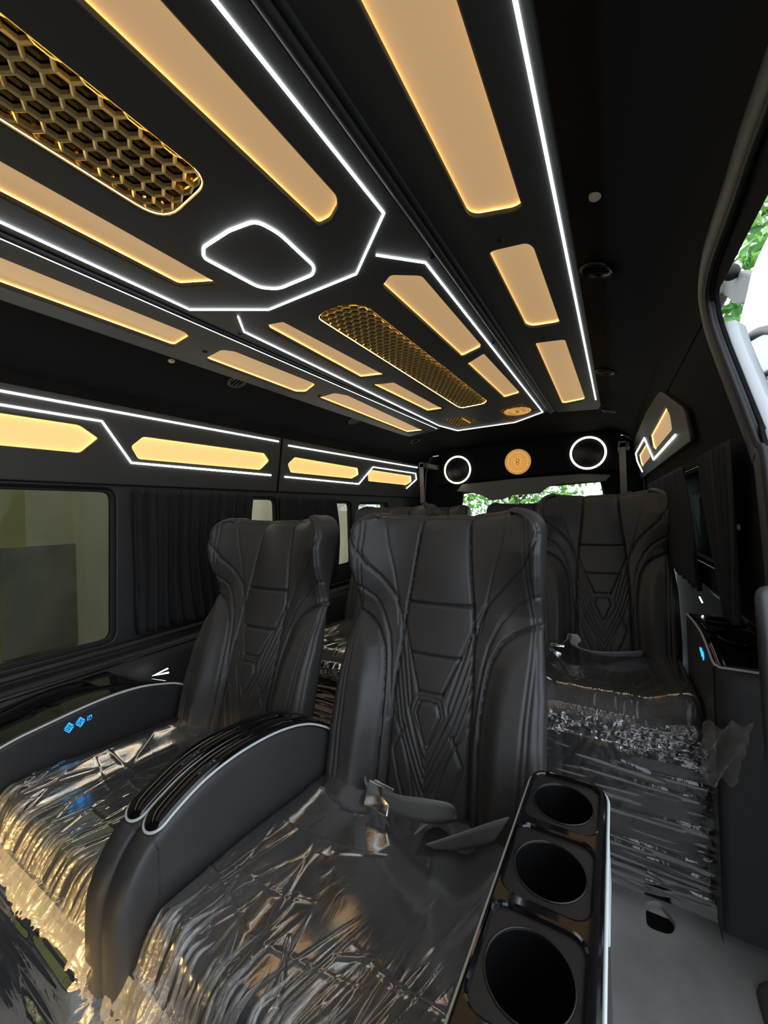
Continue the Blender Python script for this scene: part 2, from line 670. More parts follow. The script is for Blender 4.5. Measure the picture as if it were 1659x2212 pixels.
struct(cboard)

G1 = 'amber lights in the centre ceiling board'
panel_light('ceiling_light', 'long amber ceiling light on the beam side of the front honeycomb panel, pointed rear end', amb_fr, f_ceil, AMBC, G1)
panel_light('ceiling_light', 'long amber ceiling light between front honeycomb panel and the double LED lines', amb_fl, f_ceil, AMBC, G1)
panel_light('ceiling_light', 'long amber ceiling light beside rear honeycomb panel on the beam side', ram1, f_ceil, AMBC, G1)
panel_light('ceiling_light', 'short amber ceiling light beside rear honeycomb panel just ahead of the gold swirl vent', ram2, f_ceil, AMBC, G1)
panel_light('ceiling_light', 'long amber ceiling light beside rear honeycomb panel on the curtained window side', lam1, f_ceil, AMBC, G1)
panel_light('ceiling_light', 'short amber ceiling light just ahead of the black mesh ceiling vent', lam2, f_ceil, AMBC, G1)
honey_light('honeycomb_light', 'front gold honeycomb ceiling panel with large open cells and glowing edge', hon_f, f_ceil, 0.0335, 0.012)
honey_light('honeycomb_light', 'rear gold honeycomb ceiling panel running back toward the gold disc', hon_r, f_ceil, 0.0285, 0.012)

# vents at the rear of the board
t = thing('ceiling_vent', 'dark mesh ceiling vent with gold rim ahead of the white LED end', 'vent')
hexgrid(vent_lr, 0.026, f_ceil, 0.001, 0.006, 0.16).build('mesh', GOLD, t)
v, f = filled([offset(vent_lr, 0.006)], 0.003)
fix(mk('backing', [f_ceil(a, b, 0.0165 + c) for a, b, c in v], f, CUPIN, t))
B().box(-0.142, -0.136, 2.56, 2.72, ZC - 0.003, ZC + 0.001).build('bar', GOLDLIT, t)
t = thing('ceiling_vent', 'gold ceiling vent with a round swirl rosette', 'vent')
hexgrid(vent_rr, 0.026, f_ceil, 0.001, 0.006, 0.16).build('mesh', GOLD, t)
v, f = filled([offset(vent_rr, 0.006)], 0.003)
fix(mk('backing', [f_ceil(a, b, 0.0165 + c) for a, b, c in v], f, CUPIN, t))


def rosette(r, fn, parent, nf=22, thick=0.006):
    """round gold plate with swirling fins and a plain hub"""
    b = B()
    n = 48
    b.add([fn(r * math.cos(2 * math.pi * i / n), r * math.sin(2 * math.pi * i / n), 0) for i in range(n)] +
          [fn(r * math.cos(2 * math.pi * i / n), r * math.sin(2 * math.pi * i / n), -thick) for i in range(n)],
          [tuple(range(n, 2 * n))] + [(i, (i + 1) % n, (i + 1) % n + n, i + n) for i in range(n)])
    fix(b.build('plate', GOLDLIT, parent))
    fb = B()
    for k in range(nf):
        for (ra, rb, sw, w) in ((0.44, 0.78, 0.42, 0.10), (0.80, 0.97, 0.22, 0.12)):
            L, Rr = [], []
            for i in range(7):
                q = i / 6
                rr = r * (ra + (rb - ra) * q)
                a = 2 * math.pi * k / nf + sw * q
                wd_ = w * math.sin(math.pi * (0.12 + 0.8 * q))
                L.append((rr * math.cos(a - wd_), rr * math.sin(a - wd_)))
                Rr.append((rr * math.cos(a + wd_), rr * math.sin(a + wd_)))
            v = [fn(*p, -thick) for p in L] + [fn((p[0] + q_[0]) / 2, (p[1] + q_[1]) / 2, -thick - r * 0.05) for p, q_ in zip(L, Rr)] + [fn(*p, -thick) for p in Rr]
            f = []
            for i in range(6):
                f += [(i, i + 1, i + 8, i + 7), (i + 7, i + 8, i + 15, i + 14)]
            fb.add(v, f)
    fix(fb.build('swirl_fins', GOLDFIN, parent))
    hb = B()
    for (ra, hh, rw) in ((0.40, 0.05, 0.03), (0.97, 0.05, 0.03)):
        pts = [(r * ra * math.cos(2 * math.pi * i / 40), r * ra * math.sin(2 * math.pi * i / 40)) for i in range(40)]
        hb.tube([fn(*p, -thick) for p in pts], r * rw, True, 6)
    hb.build('hub_ring', GOLDFIN, parent, True)
    eb = B()
    for (cy, rr) in ((0.10, 0.13), (-0.13, 0.10)):
        pts = [(rr * r * math.cos(2 * math.pi * i / 20), cy * r + rr * r * math.sin(2 * math.pi * i / 20)) for i in range(20)]
        eb.tube([fn(*p, -thick) for p in pts], r * 0.028, True, 6)
    eb.build('hub_emblem', GOLD, parent, True)


rosette(0.085, lambda u, v, h: (0.205 + u * 0.95, 2.61 + v * 1.15, ZC + 0.004 + h), t, 18, 0.004)

# --- side boards
s_l = []
strips = {}
for side in (-1, 1):
    lo, hi = (0.402, 0.668)
    q = [(side * lo, FRONT_Y), (side * hi, FRONT_Y), (side * hi, 2.70), (side * 0.655, 2.79), (side * (lo + .02), 2.79), (side * lo, 2.73)]
    strips[side] = q
oS = lambda pts: [on_strip(*p) for p in pts]
sl1 = rpoly(oS([(-0.492, FRONT_Y + .2), (-0.487, 0.808), (-0.512, 0.840), (-0.625, 0.853), (-0.640, FRONT_Y + .2)]), [.02, .015, .015, .012, .02])
sl2 = rpoly(oS([(-0.612, 0.979), (-0.507, 0.965), (-0.481, 1.000), (-0.477, 1.445), (-0.504, 1.482), (-0.612, 1.537), (-0.645, 1.510), (-0.634, 1.000)]), .012)
sl3 = rpoly(oS([(-0.610, 1.637), (-0.490, 1.620), (-0.462, 1.690), (-0.520, 2.765), (-0.648, 2.750)]), .012)
sr1 = rpoly(oS([(0.480, FRONT_Y + .2), (0.584, FRONT_Y + .2), (0.583, 0.862), (0.567, 0.866), (0.494, 0.841), (0.482, 0.822)]), [.02, .02, .02, .012, .015, .015])
sr2 = rpoly(oS([(0.484, 0.966), (0.570, 0.985), (0.580, 1.010), (0.586, 1.478), (0.500, 1.456), (0.485, 1.425)]), .02)
sr3 = rpoly(oS([(0.486, 1.590), (0.585, 1.620), (0.593, 2.545), (0.585, 2.600), (0.478, 2.622), (0.470, 2.575)]), .015)
struct(sheet('trim_4', [strips[-1], sl1, sl2, sl3], f_strip, 0.012, BOARD, None, 0.0035))
struct(sheet('trim_5', [strips[1], sr1, sr2, sr3], f_strip, 0.012, BOARD, None, 0.0035))
G2 = 'amber lights in the side ceiling boards'
panel_light('ceiling_light', 'front amber light in the ceiling side board over the curtained windows', sl1, f_strip, AMBC, G2)
panel_light('ceiling_light', 'middle amber light in the ceiling side board over the curtained windows', sl2, f_strip, AMBC, G2)
panel_light('ceiling_light', 'rear amber light in the ceiling side board over the curtained windows', sl3, f_strip, AMBC, G2)
panel_light('ceiling_light', 'long front amber light in the ceiling side board by the open door', sr1, f_strip, AMBC, G2)
panel_light('ceiling_light', 'short middle amber light in the ceiling side board by the open door', sr2, f_strip, AMBC, G2)
panel_light('ceiling_light', 'rearmost amber light in the ceiling side board on the open door side', sr3, f_strip, AMBC, G2)

# board edge faces + beams in the gaps
bm_ = B()
for (x, r, z) in ((0.386, 0.011, ZC - 0.004), (0.402, 0.008, ZC - 0.001)):
    bm_.tube([(x, FRONT_Y, z), (x, 0.5, z), (x, 1.6, z), (x - 0.004, 2.74, z)], r, False, 12)
struct(bm_.build('trim_6', TRIMD, None, True))
struct(B().tube([(-0.384, FRONT_Y, ZC - 0.001), (-0.384, 1.6, ZC - 0.001), (-0.384, 2.74, ZC - 0.001)], 0.008, False, 12).build('trim_7', TRIMD, None, True))


# --- LED lines
def led_line(label, pts, fn, r=0.0028, group='white LED lines', closed=False, m=None, name='led_strip'):
    o = B().tube([fn(u, v, -0.0012) for u, v in pts], r, closed, 8).build(name, m or LED, None, True)
    tag(o, label, 'LED strip', group)
    return o


led_line('long white LED outline around the front honeycomb panel with angled rear end',
         [(0.335, FRONT_Y), (0.335, 0.718), (0.170, 0.857), (-0.149, 0.857), (-0.339, 0.727), (-0.339, FRONT_Y)], f_ceil)
led_line('white LED outline looping around the rear honeycomb panel to the ceiling end',
         [(0.252, 0.822), (0.340, 0.915), (0.340, 2.725), (0.125, 2.910), (-0.300, 2.910), (-0.350, 2.66), (-0.322, 0.911), (-0.256, 0.833)], f_ceil)
led_line('straight white LED line along inner edge of the side board above curtained windows',
         [(-0.398, FRONT_Y), (-0.398, 2.735)], f_ceil)
led_line('straight white LED line along outer edge of the ceiling board by the open door',
         [on_strip(0.646, FRONT_Y), on_strip(0.646, 1.0), on_strip(0.646, 2.61)], f_strip)
sq = rpoly([(0.028, 0.577), (0.099, 0.588), (0.112, 0.640), (0.100, 0.775), (0.075, 0.797), (-0.045, 0.795), (-0.083, 0.761), (-0.097, 0.603), (-0.065, 0.580)], [.004, .02, .02, .02, .012, .02, .02, .012, .01])
led_line('white LED loop shaped as a rounded square between the two honeycomb panels', sq, f_ceil, 0.0036, None, True)

# screws / caps
k = 0
for (x, y, lab) in ((0.522, 0.923, 'black screw stud between the front and middle amber lights on door side board'),
                    (0.522, 1.534, 'black screw stud between middle and rear amber lights on door side board'),
                    (-0.545, 0.922, 'black screw stud between front and middle amber lights over curtained windows'),
                    (-0.553, 1.575, 'black screw stud between middle and rear amber lights over curtained windows')):
    o = B().lathe([(0.0, -0.004), (0.005, -0.004), (0.009, -0.002), (0.0095, 0.0)], (x, y, strip_z(x)), 16).build('screw_stud', RUBBER, None, True)
    tag(o, lab, 'screw', 'black studs on the ceiling boards')
for (x, y, lab) in ((0.361, 0.904, 'black screw stud at the angled start of the rear LED outline, beam side'),
                    (-0.345, 0.914, 'black screw stud at the start of the rear LED outline, window side'),
                    (-0.339, 1.534, 'small black screw stud in the gap beside the rear LED outline, window side'),
                    (0.355, 1.485, 'small black screw stud beside the rear LED outline, beam side')):
    o = B().lathe([(0.0, -0.004), (0.004, -0.004), (0.007, -0.002), (0.0075, 0.0)], (x, y, ZC), 16).build('screw_stud', RUBBER, None, True)
    tag(o, lab, 'screw', 'black studs on the ceiling boards')


def head_z(x, y):
    ax = abs(x)
    for (a, b) in zip(prof[:-1], prof[1:]):
        if a[0] <= ax <= b[0]:
            return a[1] + (b[1] - a[1]) * (ax - a[0]) / (b[0] - a[0])
    return 1.6


for (x, y, lab) in ((-0.725, 0.905, 'round cream cap on the black headliner above the curtained windows'),
                    (0.717, 0.905, 'round cream cap on the black headliner by the open door')):
    o = B().lathe([(0.0, -0.006), (0.008, -0.0055), (0.012, -0.002), (0.0125, 0.004)], (x, y, head_z(x, y)), 20).build('headliner_button', CAPW, None, True)
    tag(o, lab, 'cap', 'cream caps on the headliner')


def air_vent(x, y, label, sidewise):
    t = thing('air_vent', label, 'air vent', (x, y, head_z(x, y) - 0.002), 'round air vents in the headliner')
    t.rotation_euler = (0, math.copysign(0.30, x), 0)
    B().lathe([(0.036, 0.004), (0.040, 0.0), (0.042, -0.006), (0.038, -0.011), (0.033, -0.009), (0.031, 0.002)], (0, 0, 0), 32).build('bezel', PIANO_R if x > 0 else TRIMG, t, True)
    B().lathe([(0.0, 0.001), (0.033, 0.001)], (0, 0, 0), 24).build('cavity', CUPIN, t)
    for i in (-1, 0, 1):
        w = math.sqrt(0.032 ** 2 - (i * 0.015) ** 2)
        s = B().box(-w, w, -0.0012, 0.0012, -0.008, 0.0)
        s.v = [(a, b + i * 0.015 + c * 0.9, c) for a, b, c in s.v]
        s.build('louvre', PIANO_R, t)


air_vent(-0.715, 1.20, 'round grey air vent above the second curtain, nearest on window side', 0)
air_vent(-0.715, 2.12, 'round grey air vent above the rear wall lights on the window side', 0)
air_vent(-0.715, 3.02, 'round dark air vent at the rear headliner corner, window side', 0)
air_vent(0.708, 1.18, 'round black air vent beside the LED line, nearest to the open door', 0)
air_vent(0.708, 2.08, 'round black air vent beside the LED line above the rear passenger seat', 0)
air_vent(0.708, 2.93, 'round black air vent at the rear end behind the LED line', 0)

# ------------------------------------------------------------------ walls
W1 = rpoly([(-0.75, 0.70), (0.80, 0.685), (0.815, 1.288), (-0.75, 1.290)], [.05, .05, .05, .05])
W2 = rpoly([(0.93, 0.70), (1.66, 0.76), (1.66, 1.27), (0.93, 1.27)], .05)
W3 = rpoly([(1.76, 0.78), (2.38, 0.80), (2.38, 1.255), (1.76, 1.255)], .05)
W4 = rpoly([(2.46, 0.85), (2.90, 0.87), (2.90, 1.25), (2.46, 1.25)], .05)
wl = [(-1.45, -0.02), (3.65, -0.02), (3.65, 1.36), (-1.45, 1.36)]
low = lambda y, z, h: (-(wall_x(y, 1.2) + h), y, z)
lowR = lambda y, z, h: ((wall_x(y, 1.2) + h), y, z)
struct(sheet('wall_left', [wl, W1, W2, W3, W4], low, 0.05, TRIMD, None, 0.004))

# left windows: frame ring + pane
for i, (w, gm) in enumerate(((W1, GLASS_L), (W2, GLASS_M), (W3, GLASS_M), (W4, GLASS_C))):
    o = sheet('window_%d' % (i + 1), [offset(w, 0.002), offset(w, -0.016)], low, 0.02, RUBBER, None, 0.003, 0.01)
    struct(o)
    struct(sheet('pane', [offset(w, -0.010)], low, 0.004, gm, o, 0.0, 0.022))

# right wall, rearwards of the door opening; window
WR = rpoly([(1.22, 0.965), (2.85, 0.95), (2.85, 1.268), (1.22, 1.268)], .04)
edge = [(0.951, 1.213), (0.985, 1.259), (1.014, 1.357), (1.045, 1.465), (1.054, 1.511), (1.051, 1.543), (1.038, 1.569), (0.997, 1.587), (0.934, 1.598), (0.79, 1.606), (0.667, 1.615)]
lowpoly = [(0.905, 0.90), (0.951, 1.213), (0.992, 1.29), (3.65, 1.29), (3.65, 0.90)]
struct(sheet('wall_right', [lowpoly, WR], lowR, 0.008, HEADL, None, 0.002))
o = sheet('window_5', [offset(WR, 0.002), offset(WR, -0.014)], lowR, 0.02, RUBBER, None, 0.003, 0.01)
struct(o)
struct(sheet('pane', [offset(WR, -0.008)], lowR, 0.004, GLASS_G, o, 0.0, 0.022))
up = [(0.990, 1.28)] + edge[2:] + [(0.0, 1.618), (-1.1, 1.618), (-1.1, 1.28), (-1.45, 1.28), (-1.45, 1.66), (3.65, 1.66), (3.65, 1.28)]
struct(sheet('wall_right_upper', [up], fR, 0.008, HEADL, None, 0.002, 0.008))
upl = [(-1.45, 1.28), (3.65, 1.28), (3.65, 1.66), (-1.45, 1.66)]
struct(sheet('wall_left_upper', [upl], fL, 0.008, HEADL, None, 0.002, 0.008))

# door opening: grey pillar cover, then the rubber seal on the very edge
full = [(0.90, 0.0), (0.895, 0.45), (0.905, 0.9)] + edge + [(0.3, 1.617), (-0.4, 1.618), (-1.0, 1.618)]


def smooth_path(pts, n=8):
    out = []
    for i in range(len(pts) - 1):
        p0 = np.array(pts[max(0, i - 1)]); p1 = np.array(pts[i]); p2 = np.array(pts[i + 1]); p3 = np.array(pts[min(len(pts) - 1, i + 2)])
        for j in range(n):
            t = j / n
            out.append(tuple(0.5 * ((2 * p1) + (-p0 + p2) * t + (2 * p0 - 5 * p1 + 4 * p2 - p3) * t * t + (-p0 + 3 * p1 - 3 * p2 + p3) * t ** 3)))
    out.append(tuple(pts[-1]))
    return out


ep = smooth_path(full, 6)
pe = np.array(ep)
tg = np.gradient(pe, axis=0)
tg /= np.linalg.norm(tg, axis=1)[:, None]
nrm = np.stack([tg[:, 1], -tg[:, 0]], 1)      # away from the opening
if nrm[5, 0] < 0:
    nrm = -nrm
rows = []
for (o_, h) in ((0.002, 0.010), (0.002, -0.002), (0.010, -0.010), (0.028, -0.012), (0.042, -0.008), (0.050, 0.002)):
    q = pe + nrm * o_
    rows.append([fR(a, b, h) for a, b in q])
o = B().grid(np.array(rows)).build('door_1', PILLAR, None, True)
struct(fix(o))
q = pe + nrm * 0.002
struct(B().tube([fR(a, b, -0.003) for a, b in q], 0.006, False, 10).build('trim_8', RUBBER, None, True))

# side wall light boards (upper wall)
wa1 = rpoly([(-0.90, 1.512), (0.675, 1.505), (0.735, 1.468), (0.680, 1.408), (-0.90, 1.400)], [.02, .012, .006, .012, .02])
wa2 = rpoly([(0.850, 1.452), (0.895, 1.497), (1.525, 1.502), (1.562, 1.466), (1.505, 1.412), (0.880, 1.406)], .012)
wa3 = rpoly([(1.700, 1.460), (1.752, 1.505), (2.395, 1.495), (2.416, 1.450), (2.336, 1.416), (1.728, 1.415)], .012)
wa4 = rpoly([(2.530, 1.460), (2.560, 1.496), (3.235, 1.492), (3.250, 1.445), (3.150, 1.408), (2.545, 1.410)], .010)
tl1 = [(-1.45, 1.30), (1.632, 1.30), (1.632, 1.60), (-1.45, 1.60)]
tl2 = [(1.648, 1.30), (3.42, 1.30), (3.42, 1.60), (1.648, 1.60)]
ov = lambda fn: (lambda y, z, h: fn(y, z, h - 0.014))
fL2, fR2 = ov(fL), ov(fR)
struct(sheet('trim_9', [tl1, wa1, wa2], fL2, 0.012, BOARD, None, 0.004))
struct(sheet('trim_10', [tl2, wa3, wa4], fL2, 0.012, BOARD, None, 0.004))
rpanel = rpoly([(1.47, 1.335), (3.42, 1.345), (3.42, 1.60), (2.30, 1.600), (1.78, 1.570), (1.46, 1.43)], [.02, .03, .03, .05, .05, .03])
struct(sheet('trim_11', [rpanel, wa3, wa4], fR2, 0.012, BOARD, None, 0.004))
G3 = 'amber lights along the side walls'
panel_light('wall_light', 'longest amber wall light above the bare window, nearest the front', wa1, fL2, AMBW, G3)
panel_light('wall_light', 'amber wall light above the first gathered curtain', wa2, fL2, AMBW, G3)
panel_light('wall_light', 'amber wall light just behind the panel gap on the curtained wall', wa3, fL2, AMBW, G3)
panel_light('wall_light', 'small rearmost amber wall light on the curtained wall', wa4, fL2, AMBW, G3)
panel_light('wall_light', 'larger amber wall light above the rear passenger window, door side', wa3, fR2, AMBC, G3)
panel_light('wall_light', 'small rear amber wall light inside the LED zigzag, door side', wa4, fR2, AMBC, G3)
G4 = 'white LED lines along the side walls'
led_line('upper straight white LED line on the front part of the curtained wall', [(-1.45, 1.565), (1.612, 1.576)], fL2, 0.0038, G4)
led_line('zigzag white LED line dropping between the two front wall lights', [(-1.45, 1.530), (0.742, 1.530), (0.853, 1.388), (1.578, 1.388)], fL2, 0.0042, G4)
led_line('upper straight white LED line on the rear part of the curtained wall', [(1.690, 1.564), (3.32, 1.575)], fL2, 0.0038, G4)
zig = [(1.682, 1.386), (2.422, 1.381), (2.585, 1.518), (3.300, 1.520), (3.33, 1.468), (3.160, 1.378)]
led_line('zigzag white LED line around the small rear light of the curtained wall', zig, fL2, 0.0040, G4)
led_line('zigzag white LED line around the small rear light on door side', zig, fR2, 0.0042, G4)


# ------------------------------------------------------------------ rear header and tailgate
yh = 3.55
f_rear = lambda x, z, h: (x, yh + h, z)
rear_win = rpoly([(-0.515, 1.335), (0.635, 1.365), (0.72, 0.85), (-0.60, 0.82)], [.02, .02, .05, .05])
outl = [(-0.93, -0.02), (0.93, -0.02), (0.93, 1.70), (-0.93, 1.70)]
struct(sheet('wall_rear', [outl, rear_win], f_rear, 0.04, HEADL, None, 0.004, 0.02))
o = sheet('window_6', [offset(rear_win, 0.004), offset(rear_win, -0.015)], f_rear, 0.02, RUBBER, None, 0.003, 0.025)
struct(o)
struct(sheet('pane', [offset(rear_win, -0.009)], f_rear, 0.004, GLASS_C, o, 0.0, 0.035))
# padded header
hp = rpoly([(-0.78, 1.40), (-0.40, 1.425), (0.0, 1.44), (0.45, 1.44), (0.86, 1.42), (0.87, 1.63), (0.70, 1.74), (-0.66, 1.74), (-0.80, 1.62)], .06)
struct(sheet('trim_12', [hp], f_rear, 0.06, HEADL, None, 0.02, -0.05))
# grey tailgate trim, wavy lower edge
tg_ = [(-0.56, 1.345), (-0.50, 1.408), (0.0, 1.424), (0.50, 1.424), (0.70, 1.40), (0.66, 1.352), (0.33, 1.352), (0.24, 1.335), (0.17, 1.285), (-0.05, 1.282), (-0.12, 1.255), (-0.24, 1.245), (-0.33, 1.30), (-0.40, 1.318)]
struct(sheet('trim_13', [rpoly(tg_, .012)], f_rear, 0.03, TRIML, None, 0.006, -0.012))
tag(B().tube([(0.02, yh - 0.02, 1.278), (0.02, yh - 0.02, 1.262)], 0.016, False, 12).build('tailgate_latch', RUBBER), 'small black latch under the grey tailgate trim', 'latch')


def ring_light(x, z, label):
    t = thing('ring_light', label, 'ring light', (x, yh - 0.052, z), 'LED rings on the rear header')
    c = [(0.122 * math.cos(2 * math.pi * i / 64), 0, 0.122 * math.sin(2 * math.pi * i / 64)) for i in range(64)]
    B().tube(c, 0.0075, True, 10, flat=(0, 1, 0)).build('led_ring', LEDR, t, True)
    g = B().lathe([(0.0, -0.012), (0.05, -0.010), (0.09, -0.004), (0.108, 0.004), (0.117, 0.0)], (0, 0, 0), 48)
    g.v = [(a, c_, b) for a, b, c_ in g.v]
    fix(g.build('speaker_grille', PIANO_R, t, True))
    return t


ring_light(-0.527, 1.540, 'white LED ring on the rear header nearest the curtained wall')
ring_light(0.548, 1.580, 'white LED ring on the rear header above the door side seat')
t = thing('gold_medallion', 'backlit round gold medallion with swirl fins between the two LED rings', 'medallion', (0.014, yh - 0.052, 1.562))
rosette(0.108, lambda u, v, h: (u, h, v), t, 22, 0.008)

# rear pillars: light edge, belt and guide
for side in (-1, 1):
    x0 = side * (0.80 if side < 0 else 0.905)
    o = B().tube([(x0, 3.36, 0.6), (x0 * 1.0, 3.36, 1.28), (x0 * 0.985, 3.38, 1.52), (x0 * 0.95, 3.42, 1.64)], 0.005, False, 8).build('trim_%d' % (15 + side), TRIMG, None, True)
    struct(o)
    t = thing('seat_belt', 'grey seat belt hanging from the rear pillar, %s' % ('curtained wall side' if side < 0 else 'door side'), 'seat belt')
    x1 = side * (0.725 if side < 0 else 0.80)
    B().rbox(x1 - 0.022, x1 + 0.022, 3.18, 3.195, 1.19, 1.25, 0.004).build('guide', TRIMG, t)
    s = B()
    s.box(x1 - 0.02, x1 + 0.02, 3.188, 3.190, 0.75, 1.2)
    s.box(x1 - 0.045, x1 - 0.005, 3.196, 3.198, 1.24, 1.60)
    s.build('webbing', BELT, t)
    B().rbox(x1 - 0.05, x1 + 0.02, 3.196, 3.56, 1.55, 1.60, 0.01).build('anchor', TRIMD, t)


# ------------------------------------------------------------------ curtains
def curtain(label, y0, y1, z0, z1, side=-1, folds=9, amp=0.016, pull=0.0, wav=0.0, b0=0.0, b1=0.0):
    nu, nv = folds * 10, 24
    P = np.zeros((nv + 1, nu + 1, 3))
    ph = rnd.random() * 6
    for i in range(nv + 1):
        v = i / nv
        z = z1 + (z0 - z1) * v
        for j in range(nu + 1):
            u = j / nu
            w = u + 0.015 * math.sin(5 * v + 9 * u + ph) * v
            yy = y0 + b0 * v + (y1 + b1 * v - y0 - b0 * v) * u
            yy += pull * math.sin(math.pi * v) * u + wav * math.sin(7 * v) * u * u
            d = amp * math.sin(2 * math.pi * folds * w + ph) + 0.4 * amp * math.sin(2 * math.pi * folds * 2.3 * w + 2 * v)
            x = side * (wall_x(yy, min(z, 1.25)) - 0.030 + d * (0.55 + 0.45 * v))
            P[i, j] = (x, yy, z)
    o = B().grid(P).build('curtain', CURTAIN, None, True)
    tag(o, label, 'curtain', 'black window curtains')
    m = o.modifiers.new('thick', 'SOLIDIFY')
    m.thickness = 0.002
    return o


curtain('gathered black curtain directly behind the bare window', 0.865, 1.47, 0.70, 1.285, -1, 12, 0.015, -0.03)
curtain('black curtain between the two narrow window gaps', 1.655, 2.16, 0.75, 1.275, -1, 9, 0.013, 0.03)
curtain('black curtain covering the front part of the door side window', 1.04, 1.36, 0.90, 1.275, 1, 6, 0.007, 0.02, 0, 0, -0.22)
curtain('black curtain covering the rear part of the door side window', 1.65, 2.90, 0.90, 1.275, 1, 16, 0.008, 0.0, 0, -0.24, 0)

# door-side sill mouldings and little white stud
for i, (z, x) in enumerate(((0.888, 0.988), (0.838, 1.030), (0.792, 1.072))):
    struct(B().tube([(x + 0.01, 1.0, z + 0.02), (x, 1.6, z), (x - 0.02, 2.6, z)], 0.016, False, 10).build('trim_%d' % (20 + i), TRIMD, None, True))
tag(B().lathe([(0, -0.005), (0.005, -0.004), (0.007, 0.0)], (0, 0, 0), 14).map(lambda a, b, c: (0.952 + c, 1.09 + b, 1.095 + a)).build('round_stud', CAPW, None, True),
    'tiny cream stud on the dark pillar by the door side window', 'stud')
t = thing('grab_handle', 'black grab handle at the open door beside the rear console', 'handle')
hp_ = [(0.950, 0.885, 1.0), (0.925, 0.83, 1.003), (0.917, 0.80, 0.985), (0.915, 0.785, 0.93), (0.917, 0.785, 0.80), (0.925, 0.82, 0.75), (0.955, 0.89, 0.745)]
B().tube(smooth_path(hp_, 5), 0.009, False, 12).build('grip', TRIMD, t, True)

# left lower trim: belt, sloping door pad, ledge mouldings
pf = [(-0.93, 0.682), (-0.945, 0.66), (-0.935, 0.645), (-0.915, 0.640), (-0.895, 0.615), (-0.885, 0.585), (-0.885, 0.30), (-0.90, 0.0)]
yy = np.linspace(-1.4, 3.5, 40)
P = np.array([[(x + 0.012 * (y - 0.5), y, z + 0.03 * max(0, min(1, (y - 0.9) / 1.0)) * (z > 0.5)) for (x, z) in pf] for y in yy])
struct(fix(B().grid(P).build('baseboard_left', TRIMD, None, True)))
struct(B().tube([(-0.925, -1.4, 0.672), (-0.925, 0.6, 0.672), (-0.90, 2.5, 0.70)], 0.010, False, 10).build('trim_23', TRIMD, None, True))
struct(B().tube([(-0.90, -1.4, 0.618), (-0.90, 0.6, 0.622), (-0.88, 2.5, 0.65)], 0.008, False, 10).build('trim_24', PIANO_R, None, True))
# right lower wall pad behind the door
pf = [(0.955, 0.93), (1.0, 0.86), (1.07, 0.79), (1.10, 0.72), (1.115, 0.40), (1.115, 0.0)]
P = np.array([[(x - 0.012 * (y - 1.5), y, z) for (x, z) in pf] for y in np.linspace(0.93, 3.5, 30)])
struct(fix(B().grid(P).build('baseboard_right', TRIMD, None, True)))
# front partition towards the cab, behind the camera
struct(B().box(-1.05, 1.12, -1.50, -1.45, -0.02, 1.82).build('wall_front', TRIMD))


# ------------------------------------------------------------------ seats
SEAM = [(0.40, .103), (0.54, .101), (0.60, .100), (0.655, .101), (0.705, .1005), (0.767, .0975), (0.83, .0955), (0.867, .093), (0.911, .089), (0.98, .081), (1.04, .075), (1.095, .071), (1.16, .067)]
sz_, sx_ = zip(*SEAM)
seam_x = lambda z: np.interp(z, sz_, sx_)
HW = lambda z: np.interp(z, [0.40, 0.55, 0.75, 0.86, 0.92, 1.0, 1.16], [.245, .252, .252, .242, .240, .247, .252])
WING_LINE = [(.268, 1.15), (.262, 1.126), (.242, 1.066), (.212, 1.012), (.168, .967), (.128, .921), (.107, .875), (.098, .83)]
STRIP_LINE = [(.255, .955), (.23, .945), (.19, .918), (.158, .880), (.134, .83), (.122, .78), (.113, .71), (.107, .64)]
BOL_LINE = [(.26, .885), (.225, .876), (.192, .860), (.164, .837), (.142, .797), (.131, .745), (.124, .68), (.122, .62), (.124, .55), (.128, .42)]
WING2 = [(.172, 1.14), (.156, 1.06), (.138, .996), (.124, .931), (.110, .85)]
GROOVES = [  # polyline, depth, width
    (list(zip(sx_, sz_)), .0075, .0035),
    ([(0, .911), (.090, .911)], .0075, .0035),
    ([(0, .792), (.066, .792)], .006, .0035),
    ([(0, .712), (.031, .712)], .006, .0035),
    ([(.094, .858), (.066, .792), (.031, .712)], .0055, .003),
    ([(0, .695), (.022, .693), (.031, .668), (.004, .607), (0, .605)], .0055, .003),
    ([(0, .705), (.028, .702), (.040, .668), (.0, .592)], .004, .0025),
    ([(.088, .838), (.046, .692), (.049, .668), (0, .572)], .0045, .0025),
    ([(.093, .805), (.054, .675), (0, .552)], .0045, .0025),
    ([(.096, .770), (.061, .655), (0, .532)], .0045, .0025),
    ([(.099, .735), (.068, .640), (0, .505)], .0045, .0025),
    ([(.100, .700), (.074, .625), (0, .480)], .0035, .0025),
    ([(.060, .632), (.088, .575), (.068, .520), (.030, .445)], .005, .003),
    ([(.098, .66), (.055, .590), (.030, .520), (.010, .43)], .003, .0025),
    (WING_LINE, .0055, .0035),
    ([(x - .010, z - .002) for x, z in WING_LINE[:-1]], .0022, .0022),
    (STRIP_LINE, .005, .004),
    (BOL_LINE, .0075, .0045),
    (WING2, .0025, .003),
    ([(.215, 1.15), (.222, 1.0), (.232, .88), (.231, .81), (.222, .70), (.214, .55), (.21, .42)], .003, .0028),
    ([(.226, 1.15), (.231, 1.0), (.240, .88), (.240, .81), (.233, .70), (.228, .55), (.226, .42)], .003, .0028),
]


